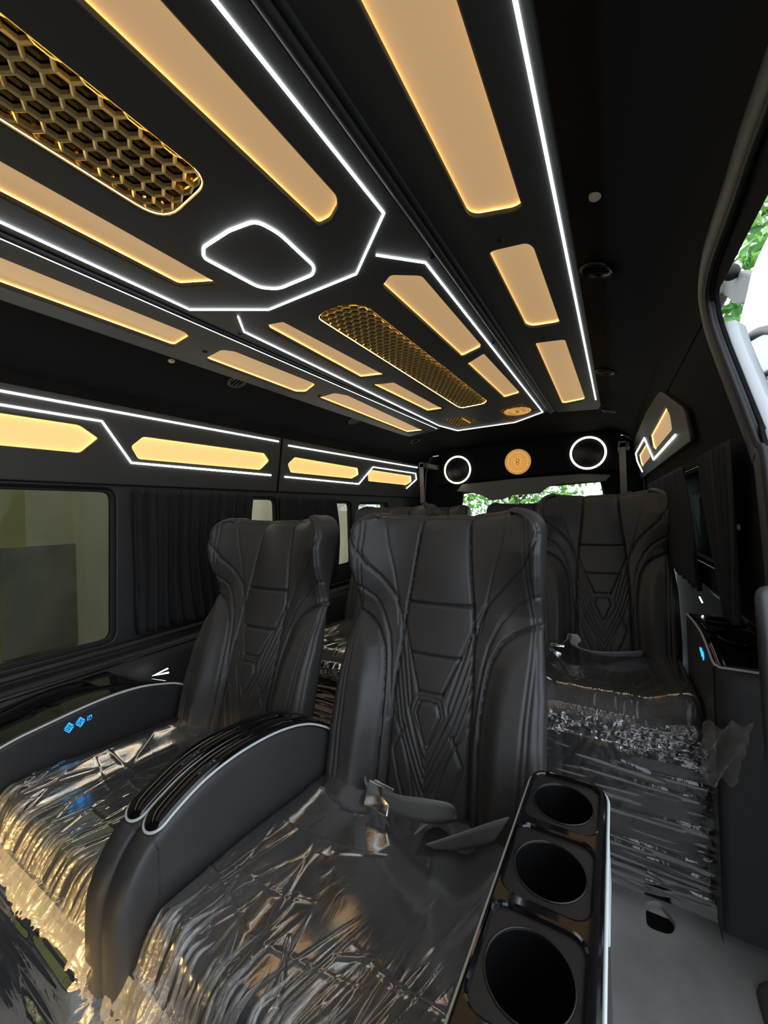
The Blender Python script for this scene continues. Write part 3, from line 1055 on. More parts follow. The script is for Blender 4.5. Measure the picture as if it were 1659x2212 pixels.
def polydist(X, Z, pl):
    D = np.full(X.shape, 9.0)
    for (a, b) in zip(pl[:-1], pl[1:]):
        ax, az, bx, bz = a[0], a[1], b[0], b[1]
        dx, dz = bx - ax, bz - az
        t = np.clip(((X - ax) * dx + (Z - az) * dz) / (dx * dx + dz * dz + 1e-12), 0, 1)
        D = np.minimum(D, np.hypot(X - ax - t * dx, Z - az - t * dz))
    return D


def sstep(a, b, x):
    t = np.clip((x - a) / (b - a), 0, 1)
    return t * t * (3 - 2 * t)


SEAT_K = 0.30          # recline


def make_backrest(NS=190, NT=250):
    s = np.linspace(-1, 1, NS)
    t = np.linspace(0, 1, NT)
    Sg, Tg = np.meshgrid(s, t)
    ztop = 1.128 + 0.016 * np.abs(Sg) ** 2.2 - 0.004 * np.exp(-((np.abs(Sg) - .28) / .05) ** 2)
    Z = 0.40 + (ztop - 0.40) * Tg
    hw = HW(Z)
    rc = 0.055
    zz = np.clip((Z - (1.142 - rc)) / rc, 0, 1)
    hw = hw - rc * (1 - np.sqrt(np.clip(1 - zz * zz, 0, 1)))
    X = Sg * hw
    A = np.abs(X)
    g = np.zeros_like(X)
    # wings of the head part
    ww = np.interp(Z, [.84, .90, .95, 1.0, 1.05, 1.10, 1.15], [0, .012, .045, .080, .100, .104, .096])
    e = np.clip((A - seam_x(Z) * 0.9) / (hw - seam_x(Z) * 0.9 + 1e-6), 0, 1)
    g += ww * e ** 1.7
    # side bolsters
    wb = np.interp(Z, [.40, .50, .60, .72, .80, .86, .90], [.060, .062, .062, .055, .038, .012, 0])
    bl_z = [p[1] for p in BOL_LINE[::-1]]
    bl_x = [p[0] for p in BOL_LINE[::-1]]
    bx = np.interp(Z, bl_z, bl_x)
    inb = sstep(0, 0.055, A - bx)
    g += wb * (0.30 * sstep(seam_x(Z), bx, A) + 0.70 * inb)
    # strip between wing and bolster bulges
    g += 0.008 * np.exp(-((A - .155) / .03) ** 2) * np.exp(-((Z - .87) / .06) ** 2)
    # cushioned centre
    cz = np.clip(1 - (A / (seam_x(Z) + 1e-6)) ** 2, 0, 1)
    g += 0.010 * cz * (Z > .40)
    g += 0.018 * np.exp(-((Z - .64) / .15) ** 2) * np.exp(-(A / .2) ** 2)
    g += 0.012 * np.exp(-((Z - 1.02) / .09) ** 2) * np.exp(-(A / .09) ** 2)
    for (pl, d, w) in GROOVES:
        g -= 1.25 * d * np.exp(-(polydist(A, Z, pl) / w) ** 2)
    # roll over at top
    tt = np.clip((Z - (ztop - 0.03)) / 0.03, 0, 1)
    g -= 0.022 * (1 - np.sqrt(np.clip(1 - tt * tt, 0, 1)))
    ed = np.clip((A - (hw - 0.016)) / 0.016, 0, 1)
    g -= 0.012 * (1 - np.sqrt(np.clip(1 - ed * ed, 0, 1)))
    Y = SEAT_K * (Z - 0.47) - g
    V = np.stack([X, Y, Z], -1).reshape(-1, 3)
    idx = np.arange(NS * NT).reshape(NT, NS)
    Fq = np.stack([idx[:-1, :-1], idx[:-1, 1:], idx[1:, 1:], idx[1:, :-1]], -1).reshape(-1, 4)
    cx, czz = X, Z
    xc = (X[:-1, :-1] + X[1:, 1:]).ravel() / 2
    zc = (Z[:-1, :-1] + Z[1:, 1:]).ravel() / 2
    ac = np.abs(xc)
    sm = seam_x(zc)
    reg = np.full(len(xc), 'quilted_panel', dtype=object)
    trap = np.interp(zc, [.712, .792, .858], [.031, .066, .094])
    reg[(zc < .911) & (zc >= .792) & (ac < np.where(zc > .858, sm, trap))] = 'upper_back_panel'
    reg[(zc < .792) & (zc >= .712) & (ac < trap)] = 'lower_back_panel'
    gem = np.interp(zc, [.600, .607, .668, .693, .6935], [0, .004, .031, .022, 0])
    reg[(ac < gem)] = 'gem_panel'
    reg[(zc >= .911)] = 'headrest_panel'
    blc = np.interp(zc, bl_z, bl_x)
    wl_z = [p[1] for p in WING_LINE[::-1]]
    wl_x = [p[0] for p in WING_LINE[::-1]]
    wlc = np.where(zc < .83, 9, np.interp(zc, wl_z, wl_x))
    out = ac >= sm
    for side, sfx in ((-1, 'a'), (1, 'b')):
        sd = (np.sign(xc) == side) & out
        reg[sd] = 'side_strip_' + sfx
        reg[sd & (ac > blc) & (zc < .885)] = 'side_bolster_' + sfx
        reg[sd & (ac < wlc) & (zc > .83)] = 'headrest_cheek_' + sfx
        reg[sd & (ac >= wlc) & (zc > .93)] = 'headrest_wing_' + sfx
    parts = {}
    for r in sorted(set(reg)):
        fs = Fq[reg == r]
        used, inv = np.unique(fs, return_inverse=True)
        parts[r] = (V[used], inv.reshape(fs.shape))
    # rim and rear shell
    loop = list(idx[:, 0]) + list(idx[-1, 1:-1]) + list(idx[::-1, -1])
    Lp = V[loop]
    cen = np.array([0, 0, 0.75])
    nb = []
    n = len(loop)
    d2 = np.zeros((n, 3))
    for i in range(n):
        a, b = Lp[max(0, i - 1)], Lp[min(n - 1, i + 1)]
        tx, tz = b[0] - a[0], b[2] - a[2]
        l = math.hypot(tx, tz) + 1e-9
        d2[i] = (-tz / l, 0, tx / l)
    rings = [Lp]
    for th in (25, 50, 75, 90):
        a = math.radians(th)
        rings.append(Lp + d2 * (0.010 * math.sin(a)) + np.array([0, 0.014, 0]) * (1 - math.cos(a)))
    back = Lp + d2 * 0.008
    yb = SEAT_K * (back[:, 2] - 0.47) + 0.014
    for q in (0.33, 0.66, 0.92):
        r_ = back.copy()
        r_[:, 1] = rings[4][:, 1] + (yb - rings[4][:, 1]) * q
        rings.append(r_)
    cb2 = np.array([0.0, 0.0, 0.78])
    for sc, dy in ((0.96, 0.004), (0.85, 0.030), (0.68, 0.058), (0.45, 0.074)):
        r_ = cb2 + (back - cb2) * sc
        r_[:, 1] = SEAT_K * (r_[:, 2] - 0.47) + 0.014 + dy
        rings.append(r_)
    SV = np.concatenate(rings)
    SF = []
    for k in range(len(rings) - 1):
        for i in range(n - 1):
            SF.append((k * n + i, k * n + i + 1, (k + 1) * n + i + 1, (k + 1) * n + i))
    SF.append(tuple((len(rings) - 1) * n + i for i in range(n)))
    return parts, (SV, SF)


BR_PARTS, BR_SHELL = make_backrest()


def cushion_top(X, Y):
    """height of the cushion surface, local x, y (y from 0.05 at back to -0.50 front)"""
    A = np.abs(X)
    z = 0.478 + 0.030 * sstep(.11, .22, A) + 0.020 * sstep(-0.05, -0.42, Y)
    z -= 0.05 * np.clip((A - .235) / .03, 0, 1.2) ** 2
    z -= 0.07 * np.clip((-0.455 - Y) / 0.05, 0, 1.1) ** 2
    return z


def make_cushion():
    nx, ny = 48, 48
    xs_ = np.linspace(-.258, .258, nx)
    ys_ = np.linspace(.06, -.505, ny)
    X, Y = np.meshgrid(xs_, ys_)
    Z = cushion_top(X, Y)
    A = np.abs(X)
    for pl, d, w in (([(.115, .06), (.118, -.25), (.10, -.40), (.0, -.41)], .006, .004), ([(0, -.15), (.115, -.10)], .004, .004), ([(0, -.28), (.115, -.20)], .004, .004)):
        Z -= d * np.exp(-(polydist(A, Y, pl) / w) ** 2)
    b = B().grid(np.stack([X, Y, Z], -1))
    # skirt down
    idx = np.arange(nx * ny).reshape(ny, nx)
    loop = list(idx[0, :]) + list(idx[1:, -1]) + list(idx[-1, -2::-1]) + list(idx[-2:0:-1, 0])
    n = len(b.v)
    for i in loop:
        p = b.v[i]
        b.v.append((p[0] * .985, p[1] * .99, 0.33))
    k = len(loop)
    for i in range(k):
        b.f.append((loop[i], loop[(i + 1) % k], n + (i + 1) % k, n + i))
    b.f.append(tuple(n + i for i in range(k)))
    return b.v, b.f


CU_V, CU_F = make_cushion()


def make_legrest():
    """quilted leg rest hanging below the cushion front; front face towards -y"""
    nx, nz = 60, 56
    X, Z = np.meshgrid(np.linspace(-.255, .255, nx), np.linspace(.02, .405, nz))
    A = np.abs(X)
    g = np.zeros_like(X)
    g += .012 * np.clip(1 - (A / .11) ** 2, 0, 1)
    for pl in ([(.112, .0), (.112, .41)], [(0, .36), (.05, .24), (.0, .13)], [(.0, .41), (.10, .20), (.05, .05)], [(.03, .41), (.112, .26)], [(0, .32), (.035, .24), (0, .17)]):
        g -= .007 * np.exp(-(polydist(A, Z, pl) / .005) ** 2)
    rx = np.clip((A - .225) / .03, 0, 1)
    g -= .03 * (1 - np.sqrt(1 - rx * rx * .98))
    rz = np.clip((Z - .365) / .04, 0, 1)
    g -= .035 * (1 - np.sqrt(1 - rz * rz * .98))
    rz = np.clip((.05 - Z) / .03, 0, 1)
    g -= .025 * (1 - np.sqrt(1 - rz * rz * .98))
    Y = -.515 - g
    b = B().grid(np.stack([X, Y, Z], -1))
    idx = np.arange(nx * nz).reshape(nz, nx)
    loop = list(idx[0, :]) + list(idx[1:, -1]) + list(idx[-1, -2::-1]) + list(idx[-2:0:-1, 0])
    n = len(b.v)
    for i in loop:
        p = b.v[i]
        b.v.append((p[0], -.435, p[2]))
    k = len(loop)
    for i in range(k):
        b.f.append((loop[i], loop[(i + 1) % k], n + (i + 1) % k, n + i))
    b.f.append(tuple(n + i for i in range(k)))
    return b.v, b.f


LR_V, LR_F = make_legrest()


def build_seat(label, loc, rz=0.0):
    t = thing('captain_seat', label, 'seat', loc, 'black leather captain seats', rz)
    for r, (v, f) in BR_PARTS.items():
        nm = r[:-2] if r[-2:] in ('_a', '_b') else r
        mk(nm, v, f, LEATHER, t, True)
    fix(mk('backrest_shell', BR_SHELL[0], BR_SHELL[1], LEATHER, t, True))
    fix(mk('seat_cushion', CU_V, CU_F, LEATHER, t, True))
    fix(mk('leg_rest', LR_V, LR_F, LEATHER, t, True))
    B().rbox(-.23, .23, -.42, .10, .05, .335, .02).build('seat_base', LEATHER_D, t)
    fb = B()
    for x in (-.18, .18):
        fb.box(x - .02, x + .02, -.38, .12, 0.0, .055)
    fb.build('floor_rail', TRIMD, t)
    return t


def copy_tree(src, loc, label, rz=0.0, group=None):
    r = src.copy()
    COL.objects.link(r)
    r.location = loc
    r.rotation_euler = (0, 0, rz)
    r['label'] = label
    if group:
        r['group'] = group
    for ch in list(src.children):
        c = ch.copy()
        COL.objects.link(c)
        c.parent = r
    return r


Y1 = 0.822
Y2 = 1.88
seat1 = build_seat('nearest black leather seat in the centre with cup holder console beside it', (0.330, Y1, 0))
seat2 = copy_tree(seat1, (-0.288, Y1 - 0.005, 0), 'front black leather seat beside the gathered curtain with touch button armrest')
seat3 = copy_tree(seat1, (0.667, Y2, 0.068), 'rear black leather seat on the door side with plastic wrapped leg rest')
seat4 = copy_tree(seat1, (-0.385, Y2, 0.050), 'black leather seat of the second row half hidden behind the nearest seat')
seat5 = copy_tree(seat1, (-0.52, 2.85, 0.055), 'back row seat with only its headrest showing on the curtained wall side')
seat6 = copy_tree(seat1, (0.135, 2.88, 0.060), 'back row seat with headrest showing under the gold medallion')


for q_ in (seat3, seat4, seat5, seat6):
    B().rbox(-.24, .24, -.40, .14, -q_.location.z, 0.004, .003).build('plinth', TRIMD, q_)


# ------------------------------------------------------------------ polythene covers
def vnoise(U, V, seed):
    r = np.random.RandomState(seed)
    G = r.rand(64, 64)
    iu = np.floor(U).astype(int); iv = np.floor(V).astype(int)
    fu = U - iu; fv = V - iv
    fu = fu * fu * (3 - 2 * fu); fv = fv * fv * (3 - 2 * fv)
    g = lambda a, b: G[a % 64, b % 64]
    return (g(iu, iv) * (1 - fu) * (1 - fv) + g(iu + 1, iv) * fu * (1 - fv) + g(iu, iv + 1) * (1 - fu) * fv + g(iu + 1, iv + 1) * fu * fv)


def ridged(U, V, seed):
    return 1 - np.abs(2 * vnoise(U, V, seed) - 1)


def creases(U, V, specs):
    h = np.zeros_like(U)
    for (u0, v0, u1, v1, a, w) in specs:
        du, dv = u1 - u0, v1 - v0
        l2 = du * du + dv * dv + 1e-9
        t = ((U - u0) * du + (V - v0) * dv) / l2
        tc = np.clip(t, 0, 1)
        d = np.hypot(U - u0 - tc * du, V - v0 - tc * dv)
        fall = np.sin(np.pi * np.clip(tc * 0.96 + 0.04, 0, 1)) ** 0.5
        h += a * np.exp(-(d / w) ** 2) * fall
    return h


def cushion_cover(label, loc, seed, group, x0=-.285, x1=.285, drop=0.17, rear=-0.02, front=-.505, res=300, flames=0, skirt=None):
    """loose clear cover over a seat cushion with a hanging front skirt"""
    t = thing('plastic_cover', label, 'plastic cover', loc, group)
    r = random.Random(seed)
    nu, nv, nk = res, res, 60
    u = np.linspace(x0, x1, nu)
    v = np.linspace(rear, front, nv)
    U, V = np.meshgrid(u, v)
    Z = cushion_top(U, V) + 0.006
    Z = np.maximum(Z, 0.455 - 0.3 * np.clip(np.abs(U) - .26, 0, 1))
    sp = []
    for i in range(40):       # folds running back from the front edge, fanning
        ux = r.uniform(x0, x1)
        ln = r.uniform(0.08, 0.40)
        lean = (ux - 0.05) * 0.4 + r.uniform(-.10, .16)
        sp.append((ux, front, ux + lean, front + ln, r.uniform(.0008, .0032), r.uniform(.002, .0055)))
    for i in range(12):       # cross folds
        ux, vy = r.uniform(x0, x1), r.uniform(front, rear)
        a = r.uniform(-.5, .7)
        ln = r.uniform(.06, .25)
        sp.append((ux, vy, ux + ln * math.cos(a), vy + ln * math.sin(a), r.uniform(.001, .003), r.uniform(.002, .005)))
    Wr = creases(U, V, sp)
    fr = sstep(rear - .10, front, V)
    Wr *= 0.30 + 0.70 * fr
    back = V - front
    Us = U - 0.30 * back - 0.5 * (U - 0.05) * back       # folds fan out from the front edge
    st = ridged(Us * 24, V * 2.2 + U, seed) ** 9
    st2 = ridged(Us * 50 + 3, V * 5.0 + U, seed + 1) ** 7
    mask = vnoise(U * 7 + 9, V * 6, seed + 3) * (0.35 + 0.65 * sstep(.18, -.12, U))
    Wr *= 0.45 + 0.55 * sstep(.20, -.10, U)
    Wr += (0.0006 + .0042 * fr ** 1.5) * st * (0.12 + mask) + 0.0028 * fr ** 2 * st2 * (0.12 + mask)
    Wr += 0.003 * ridged(U * 5 + V * 3, V * 5, seed + 8) ** 10
    Z = Z + Wr
    P = np.stack([U, V, Z], -1)
    o = B().grid(P).build('top_sheet', FILM, t, True)
    # front skirt
    k = np.linspace(0, 1, nk)
    K, U2 = np.meshgrid(k, u, indexing='ij')
    z_front = Z[-1]
    Zs = z_front[None, :] - drop * K * (1 + 0.18 * np.sin(U2 * 23 + seed)) - 0.012 * K * ridged(U2 * 30, K * 0 + 3, seed + 4)
    ys = front - 0.012 * np.sin(np.pi * np.minimum(1, K * 2)) - 0.030 * K * ridged(U2 * 22 + K * 2, K * 3, seed + 5) - 0.022 * K * ridged(U2 * 60 + 3 * K, K * 9, seed + 6) + 0.035 * K * K
    ys += -0.012 * ridged(U2 * 90, K * 14, seed + 7) * K
    B().grid(np.stack([U2, ys, Zs], -1)).build('crumpled_skirt', skirt or FILM2, t, True)
    # bunched folds standing up from the front edge
    fb = B()
    for i in range(flames):
        ux = r.uniform(x0 + .02, x1 - .03)
        w = r.uniform(.002, .009)
        ln = r.uniform(.03, .10) * (1.3 if r.random() < .3 else .8)
        hh = r.uniform(.004, .012)
        rows = []
        for q in np.linspace(0, 1, 9):
            yy_ = front - 0.004 + ln * q
            cx_ = ux + (0.30 * ln + 0.3 * (ux - .05) * ln * 2) * q + 0.002 * math.sin(9 * q + i)
            ww_ = w * (1 - q) ** 0.8 + 0.0006
            h_ = hh * (1 - q) ** 0.7
            row = []
            for e_, k_ in ((-1, 0), (-.35, 1), (.25, .75), (1, 0)):
                X_ = cx_ + e_ * ww_
                zb = float(cushion_top(np.array(X_), np.array(max(yy_, front)))) + 0.008
                row.append((X_, yy_, zb + h_ * k_))
            rows.append(row)
        fb.grid(np.array(rows))
    if flames:
        fb.build('bunched_folds', FILM4, t, True)
    return t


def legrest_cover(label, loc, seed):
    t = thing('plastic_cover', label, 'plastic cover', loc, 'clear plastic covers on the leg rests')
    r = random.Random(seed)
    nu, nv = 140, 130
    u = np.linspace(-.275, .275, nu)
    v = np.linspace(0, 1, nv)
    V, U = np.meshgrid(v, u, indexing='ij')
    A = np.abs(U)
    # path: back on top -> round the top edge -> down the front
    Zb = np.interp(V, [0, .10, .16, .22, 1.0], [.425, .425, .418, .40, .005])
    Yb = np.interp(V, [0, .10, .16, .22, .9, 1.0], [-.44, -.50, -.522, -.533, -.535, -.525])
    sp = []
    for i in range(34):
        uy, vv = r.uniform(-.28, .15), r.uniform(.15, .98)
        ln = r.uniform(.10, .45)
        sp.append((uy, vv, uy + ln, vv + r.uniform(-.03, .05), r.uniform(.002, .006), r.uniform(.006, .012)))
    Wr = creases(U, V * 0.9, [(a, b * .9, c, d * .9, e, f) for a, b, c, d, e, f in sp])
    Wr += 0.003 * ridged(U * 9, V * 26, seed) + 0.004 * ridged(U * 20 + V * 4, V * 30, seed + 3) * sstep(.12, .26, A)
    rx = np.clip((A - .245) / .03, 0, 1)
    Y = Yb - Wr + .06 * rx ** 2
    X = U * (1 - .0 * rx)
    o = B().grid(np.stack([X, Y, Zb + 0.3 * Wr], -1)).build('front_sheet', FILM3, t, True)
    return t


CG = 'clear plastic covers on the seat cushions'
cv1 = cushion_cover('crinkled clear plastic cover over the nearest seat cushion', (0.330, Y1, 0), 3, CG, -.30, .255, 0.12, flames=60)
cv2 = cushion_cover('crinkled clear plastic cover on the seat cushion next to the touch button armrest', (-0.288, Y1 - 0.005, 0), 21, CG, -.275, .275, 0.10, flames=60)
cv3 = cushion_cover('clear plastic cover on the rear door side seat cushion, loose corner hanging', (0.667, Y2, 0.068), 33, CG, -.27, .30, 0.10, res=150, skirt=FILM5)
cv4 = cushion_cover('clear plastic cover on the second row cushion behind the centre armrest', (-0.385, Y2, 0.050), 47, CG, -.28, .28, 0.10, res=120, skirt=FILM5)
legrest_cover('stretched clear plastic wrap on the leg rest of the rear door side seat', (0.700, Y2 - 0.005, 0.028), 5)
legrest_cover('crumpled clear plastic wrap on the leg rest of the touch button armrest seat', (-0.288, Y1 - 0.005, 0.0), 15)
legrest_cover('clear plastic wrap on the leg rest of the second row seat behind the centre armrest', (-0.385, Y2, 0.05), 19)
# loose corner flap of the rear cover
fl_ = np.zeros((24, 24, 3))
for i in range(24):
    for j in range(24):
        a, b = i / 23, j / 23
        q = np.array((.900, 1.270, .590)) * (1 - a) * (1 - b) + np.array((.985, 1.200, .640)) * a * (1 - b) + np.array((.895, 1.265, .44)) * (1 - a) * b + np.array((.950, 1.200, .50)) * a * b
        x = q[0] + 0.003 * math.sin(9 * b + 4 * a) + 0.0015 * math.sin(27 * b + 19 * a)
        y = q[1] + 0.012 * math.sin(11 * a + 7 * b) + 0.003 * math.sin(33 * b - 18 * a)
        z = q[2] + 0.008 * math.sin(14 * a + 6 * b)
        fl_[i, j] = (x - 0.667, y - Y2, z - 0.068)
B().grid(fl_).build('loose_corner', FILM4, cv3, True)


# ------------------------------------------------------------------ armrests and consoles
ARC = [(0.84, 0.570), (0.80, 0.604), (0.73, 0.644), (0.64, 0.670), (0.54, 0.679), (0.46, 0.672), (0.40, 0.652), (0.362, 0.632)]
ARCS = smooth_path(ARC, 6)
t = thing('centre_armrest', 'arched double armrest with two piano black rails between the front seats', 'armrest')
# leather body
top = [(y, z - 0.004) for y, z in ARCS] + smooth_path([(0.362, 0.632), (0.335, 0.605), (0.312, 0.565), (0.302, 0.52), (0.300, 0.40)], 5)[1:]


def arm_body(x0, x1):
    prof_ = [(-1, -0.5), (-1, -.02), (-.92, -.006), (-.7, 0.0), (.7, 0.0), (.92, -.006), (1, -.02), (1, -.5)]
    cx, hw_ = (x0 + x1) / 2, (x1 - x0) / 2
    rows = []
    for i, (y, z) in enumerate(top):
        a = top[max(0, i - 1)]
        c = top[min(len(top) - 1, i + 1)]
        ty, tz = c[0] - a[0], c[1] - a[1]
        l = math.hypot(ty, tz)
        ny, nz = tz / l, -ty / l
        row = []
        for (px, ph) in prof_:
            if ph < -0.4:
                row.append((cx + px * hw_, max(y, 0.36), 0.36))
            else:
                row.append((cx + px * hw_, y + ny * ph, z + nz * ph))
        rows.append(row)
    return B().grid(np.array(rows))


b = arm_body(-0.040, 0.0135)
fix(b.build('armrest_body', LEATHER, t, True))
b = arm_body(0.0145, 0.068)
fix(b.build('armrest_body', LEATHER, t, True))


def rail(xc, parent, hw_=0.0235):
    rows, lft, rgt = [], [], []
    n = len(ARCS)
    Ls = [0.0]
    for i in range(1, n):
        Ls.append(Ls[-1] + math.hypot(ARCS[i][0] - ARCS[i - 1][0], ARCS[i][1] - ARCS[i - 1][1]))
    tot = Ls[-1]
    path = []
    for d in list(np.linspace(0, tot - 0.022, 46)) + [tot - 0.022 * (1 - q) for q in (0.2, 0.4, 0.6, 0.75, 0.88, 0.96, 0.995)]:
        y = np.interp(d, Ls, [p[0] for p in ARCS])
        z = np.interp(d, Ls, [p[1] for p in ARCS])
        e = max(0.0, (d - (tot - 0.022)) / 0.022)
        w = hw_ * math.sqrt(max(0.0, 1 - e * e))
        path.append((y, z, w))
    for (y, z, w) in path:
        row = []
        for k in range(13):
            a = math.pi * k / 12
            hgt = 0.017 * (w / hw_) ** 0.7
            row.append((xc - w * math.cos(a), y, z - 0.002 + hgt * math.sin(a) ** 0.8))
        rows.append(row)
        lft.append((xc - w - 0.0005, y, z))
        rgt.append((xc + w + 0.0005, y, z))
    r = fix(B().grid(np.array(rows)).build('glossy_rail', PIANO, parent, True))
    B().tube(lft + rgt[::-1], 0.0026, False, 8).build('white_piping', WHITETRIM, parent, True)


rail(-0.0135, t)
rail(0.0415, t)

# --- cup holder console beside the nearest seat
t = thing('cup_holder_console', 'long black console with three cup holders beside the nearest seat', 'console')
cxo, cyo, czo = 0.643, 0.53, 0.672
f_con = lambda x, y, h: (x, y, czo - h)
outer = rpoly([(0.585, 0.765), (0.703, 0.765), (0.706, 0.30), (0.580, 0.30)], [.03, .03, .035, .035], 6)
cups = [(0.641, 0.700), (0.640, 0.562), (0.639, 0.424)]
trays = [rpoly([(x - .050, y - .060), (x + .050, y - .060), (x + .050, y + .060), (x - .050, y + .060)], .022, 6) for x, y in cups]
sheet('console_top', [outer] + trays, f_con, 0.012, PIANO, t, 0.004)
circ = lambda x, y, r: [(x + r * math.cos(2 * math.pi * i / 40), y + r * 1.06 * math.sin(2 * math.pi * i / 40)) for i in range(40)]
for (x, y), tr in zip(cups, trays):
    ct = sheet('cup_tray', [offset(tr, 0.004), circ(x, y, 0.044)], f_con, 0.004, PIANO_R, t, 0.0015, 0.006)
    cb_ = B().lathe([(0.0445, 0.0), (0.043, -0.01), (0.041, -0.098), (0.036, -0.106), (0.0, -0.106)], (0, 0, 0), 40)
    cb_.v = [(a + x, b_ * 1.06 + y, c + czo - 0.008) for a, b_, c in cb_.v]
    cb_.build('cup_well', CUPIN, t, True)
    rg = [(px, py, czo - 0.0055) for px, py in circ(x, y, 0.0445)]
    B().tube(rg, 0.0012, True, 6).build('cup_rim', PIANO_R, t, True)
body = rpoly([(0.588, 0.760), (0.700, 0.760), (0.702, 0.305), (0.584, 0.305)], [.03, .03, .035, .035], 6)
bb = B().prism(body, lambda x, y, h: (x, y, h), 0.05, 0.660)
bb.f.pop(1)
auto_smooth(fix(bb.build('console_body', PILLAR, t)))
pts = rpoly([(0.583, 0.767), (0.705, 0.767), (0.708, 0.298), (0.578, 0.298)], [.03, .03, .035, .035], 6)
ring = [(x, y, czo - 0.010) for x, y in pts]
B().tube(ring, 0.0024, True, 8).build('white_piping', WHITETRIM, t, True)
B().rbox(0.701, 0.7065, 0.60, 0.70, 0.56, 0.655, 0.002).build('side_label', WHITETRIM, t)

# --- window side console of the front seat (touch buttons)
t = thing('window_console', 'black window side armrest console with blue touch buttons, front row', 'console')
CA = smooth_path([(0.86, 0.560), (0.80, 0.598), (0.754, 0.617), (0.667, 0.638), (0.56, 0.643), (0.436, 0.632), (0.346, 0.618), (0.22, 0.575), (0.10, 0.50)], 6)
rows = []
for (y, z) in CA:
    rows.append([(-0.556, y, 0.05), (-0.556, y, z - 0.012), (-0.5575, y, z - 0.004), (-0.562, y, z - 0.001)])
fix(B().grid(np.array(rows)).build('inner_panel', LEATHER_D, t, True))
rows = []
for (y, z) in CA:
    rows.append([(-0.562, y, z - 0.002), (-0.567, y, z + 0.003), (-0.58, y, z + 0.003), (-0.70, y, z - 0.010), (-0.82, y, z - 0.022), (-0.888, y, z - 0.030)])
top_ = fix(B().grid(np.array(rows)).build('glossy_top', PIANO, t, True))
B().tube([(-0.559, y, z + 0.0005) for y, z in CA], 0.0030, False, 8).build('white_piping', WHITETRIM, t, True)
ztop_ = lambda x, y: np.interp(-y, [-p[0] for p in CA], [p[1] for p in CA]) - 0.01 - 0.09 * (abs(x) - 0.58) * 0.9
for (x, y) in ((-0.70, 0.40), (-0.70, 0.545)):
    b = B().lathe([(0.052, 0.010), (0.050, 0.016), (0.046, 0.012), (0.044, 0.004), (0.0, 0.004)], (0, 0, 0), 36)
    sl = (ztop_(x, y + .05) - ztop_(x, y - .05)) / .1
    b.v = [(x + p, y + q * 1.15, ztop_(x, y) + 0.004 + r_ * .6 + sl * q * 1.15) for p, q, r_ in b.v]
    b.build('cup_well', CUPIN, t, True)
B().rbox(-0.83, -0.60, 0.62, 0.70, 0.625, 0.632, 0.003).build('glossy_lid', PIANO, t)


def icons(cx, yc, zc, parent, side, sc=1.0, m=BLUE):
    """backlit symbols on the inner console face: two up/down pairs and a square"""
    def P(y, z):
        return (cx, yc + y * sc, zc + z * sc)

    def line(pts, nm, closed=True, r=0.0009):
        B().tube([P(*p) for p in pts], r * max(.8, sc), closed, 6).build(nm, m, parent)
    for (oy, oz) in ((0, 0), (0.026, 0.003)):
        line([(oy - .010, oz + .002), (oy + .010, oz + .002), (oy, oz + .013)], 'arrow_icon')
        line([(oy - .010, oz - .002), (oy + .010, oz - .002), (oy, oz - .013)], 'arrow_icon')
        line([(oy - .004, oz + .004), (oy + .001, oz + .009), (oy + .005, oz + .004)], 'arrow_mark', False)
        line([(oy - .004, oz - .004), (oy + .001, oz - .009), (oy + .005, oz - .004)], 'arrow_mark', False)
    line([(.043, .0), (.057, .0), (.057, .014), (.043, .014)], 'square_icon')
    line([(.047, .004), (.047, .010), (.053, .010), (.053, .004)], 'square_mark', False)


icons(-0.5545, 0.483, 0.603, t, 1)

# --- door side console of the rear seat
t = thing('door_side_console', 'black armrest console with two cup holders by the door side window', 'console')
CB = smooth_path([(1.70, 0.770), (1.60, 0.777), (1.52, 0.781), (1.42, 0.780), (1.335, 0.764), (1.265, 0.743)], 5)
rows = [[(0.925, y, 0.05), (0.925, y, z - 0.012), (0.926, y, z - 0.004), (0.93, y, z)] for y, z in CB]
fix(B().grid(np.array(rows)).build('inner_panel', LEATHER, t, True))
rows = [[(0.93, y, z - 0.001), (0.935, y, z + 0.004), (0.96, y, z + 0.004), (1.05, y, z + 0.006), (1.085, y, z)] for y, z in CB]
fix(B().grid(np.array(rows)).build('glossy_top', PIANO, t, True))
fb = [(0.925, 1.30, 0.05), (1.085, 1.30, 0.05), (1.085, 1.30, 0.688), (0.925, 1.30, 0.688)]
rows = []
for z, y in ((0.05, 1.30), (0.35, 1.27), (0.55, 1.255), (0.68, 1.250), (0.730, 1.254), (0.743, 1.262)):
    rows.append([(0.925, y + 0.02, z), (0.935, y + 0.004, z), (0.96, y, z), (1.06, y, z), (1.085, y + 0.01, z)])
fix(B().grid(np.array(rows)).build('console_front', LEATHER, t, True))
tr = [(0.927, y, z + 0.001) for y, z in CB[:-2]] + [(0.929, 1.264, 0.746), (0.938, 1.256, 0.743), (1.00, 1.252, 0.743), (1.08, 1.254, 0.743)]
B().tube(tr, 0.0030, False, 8).build('white_piping', WHITETRIM, t, True)
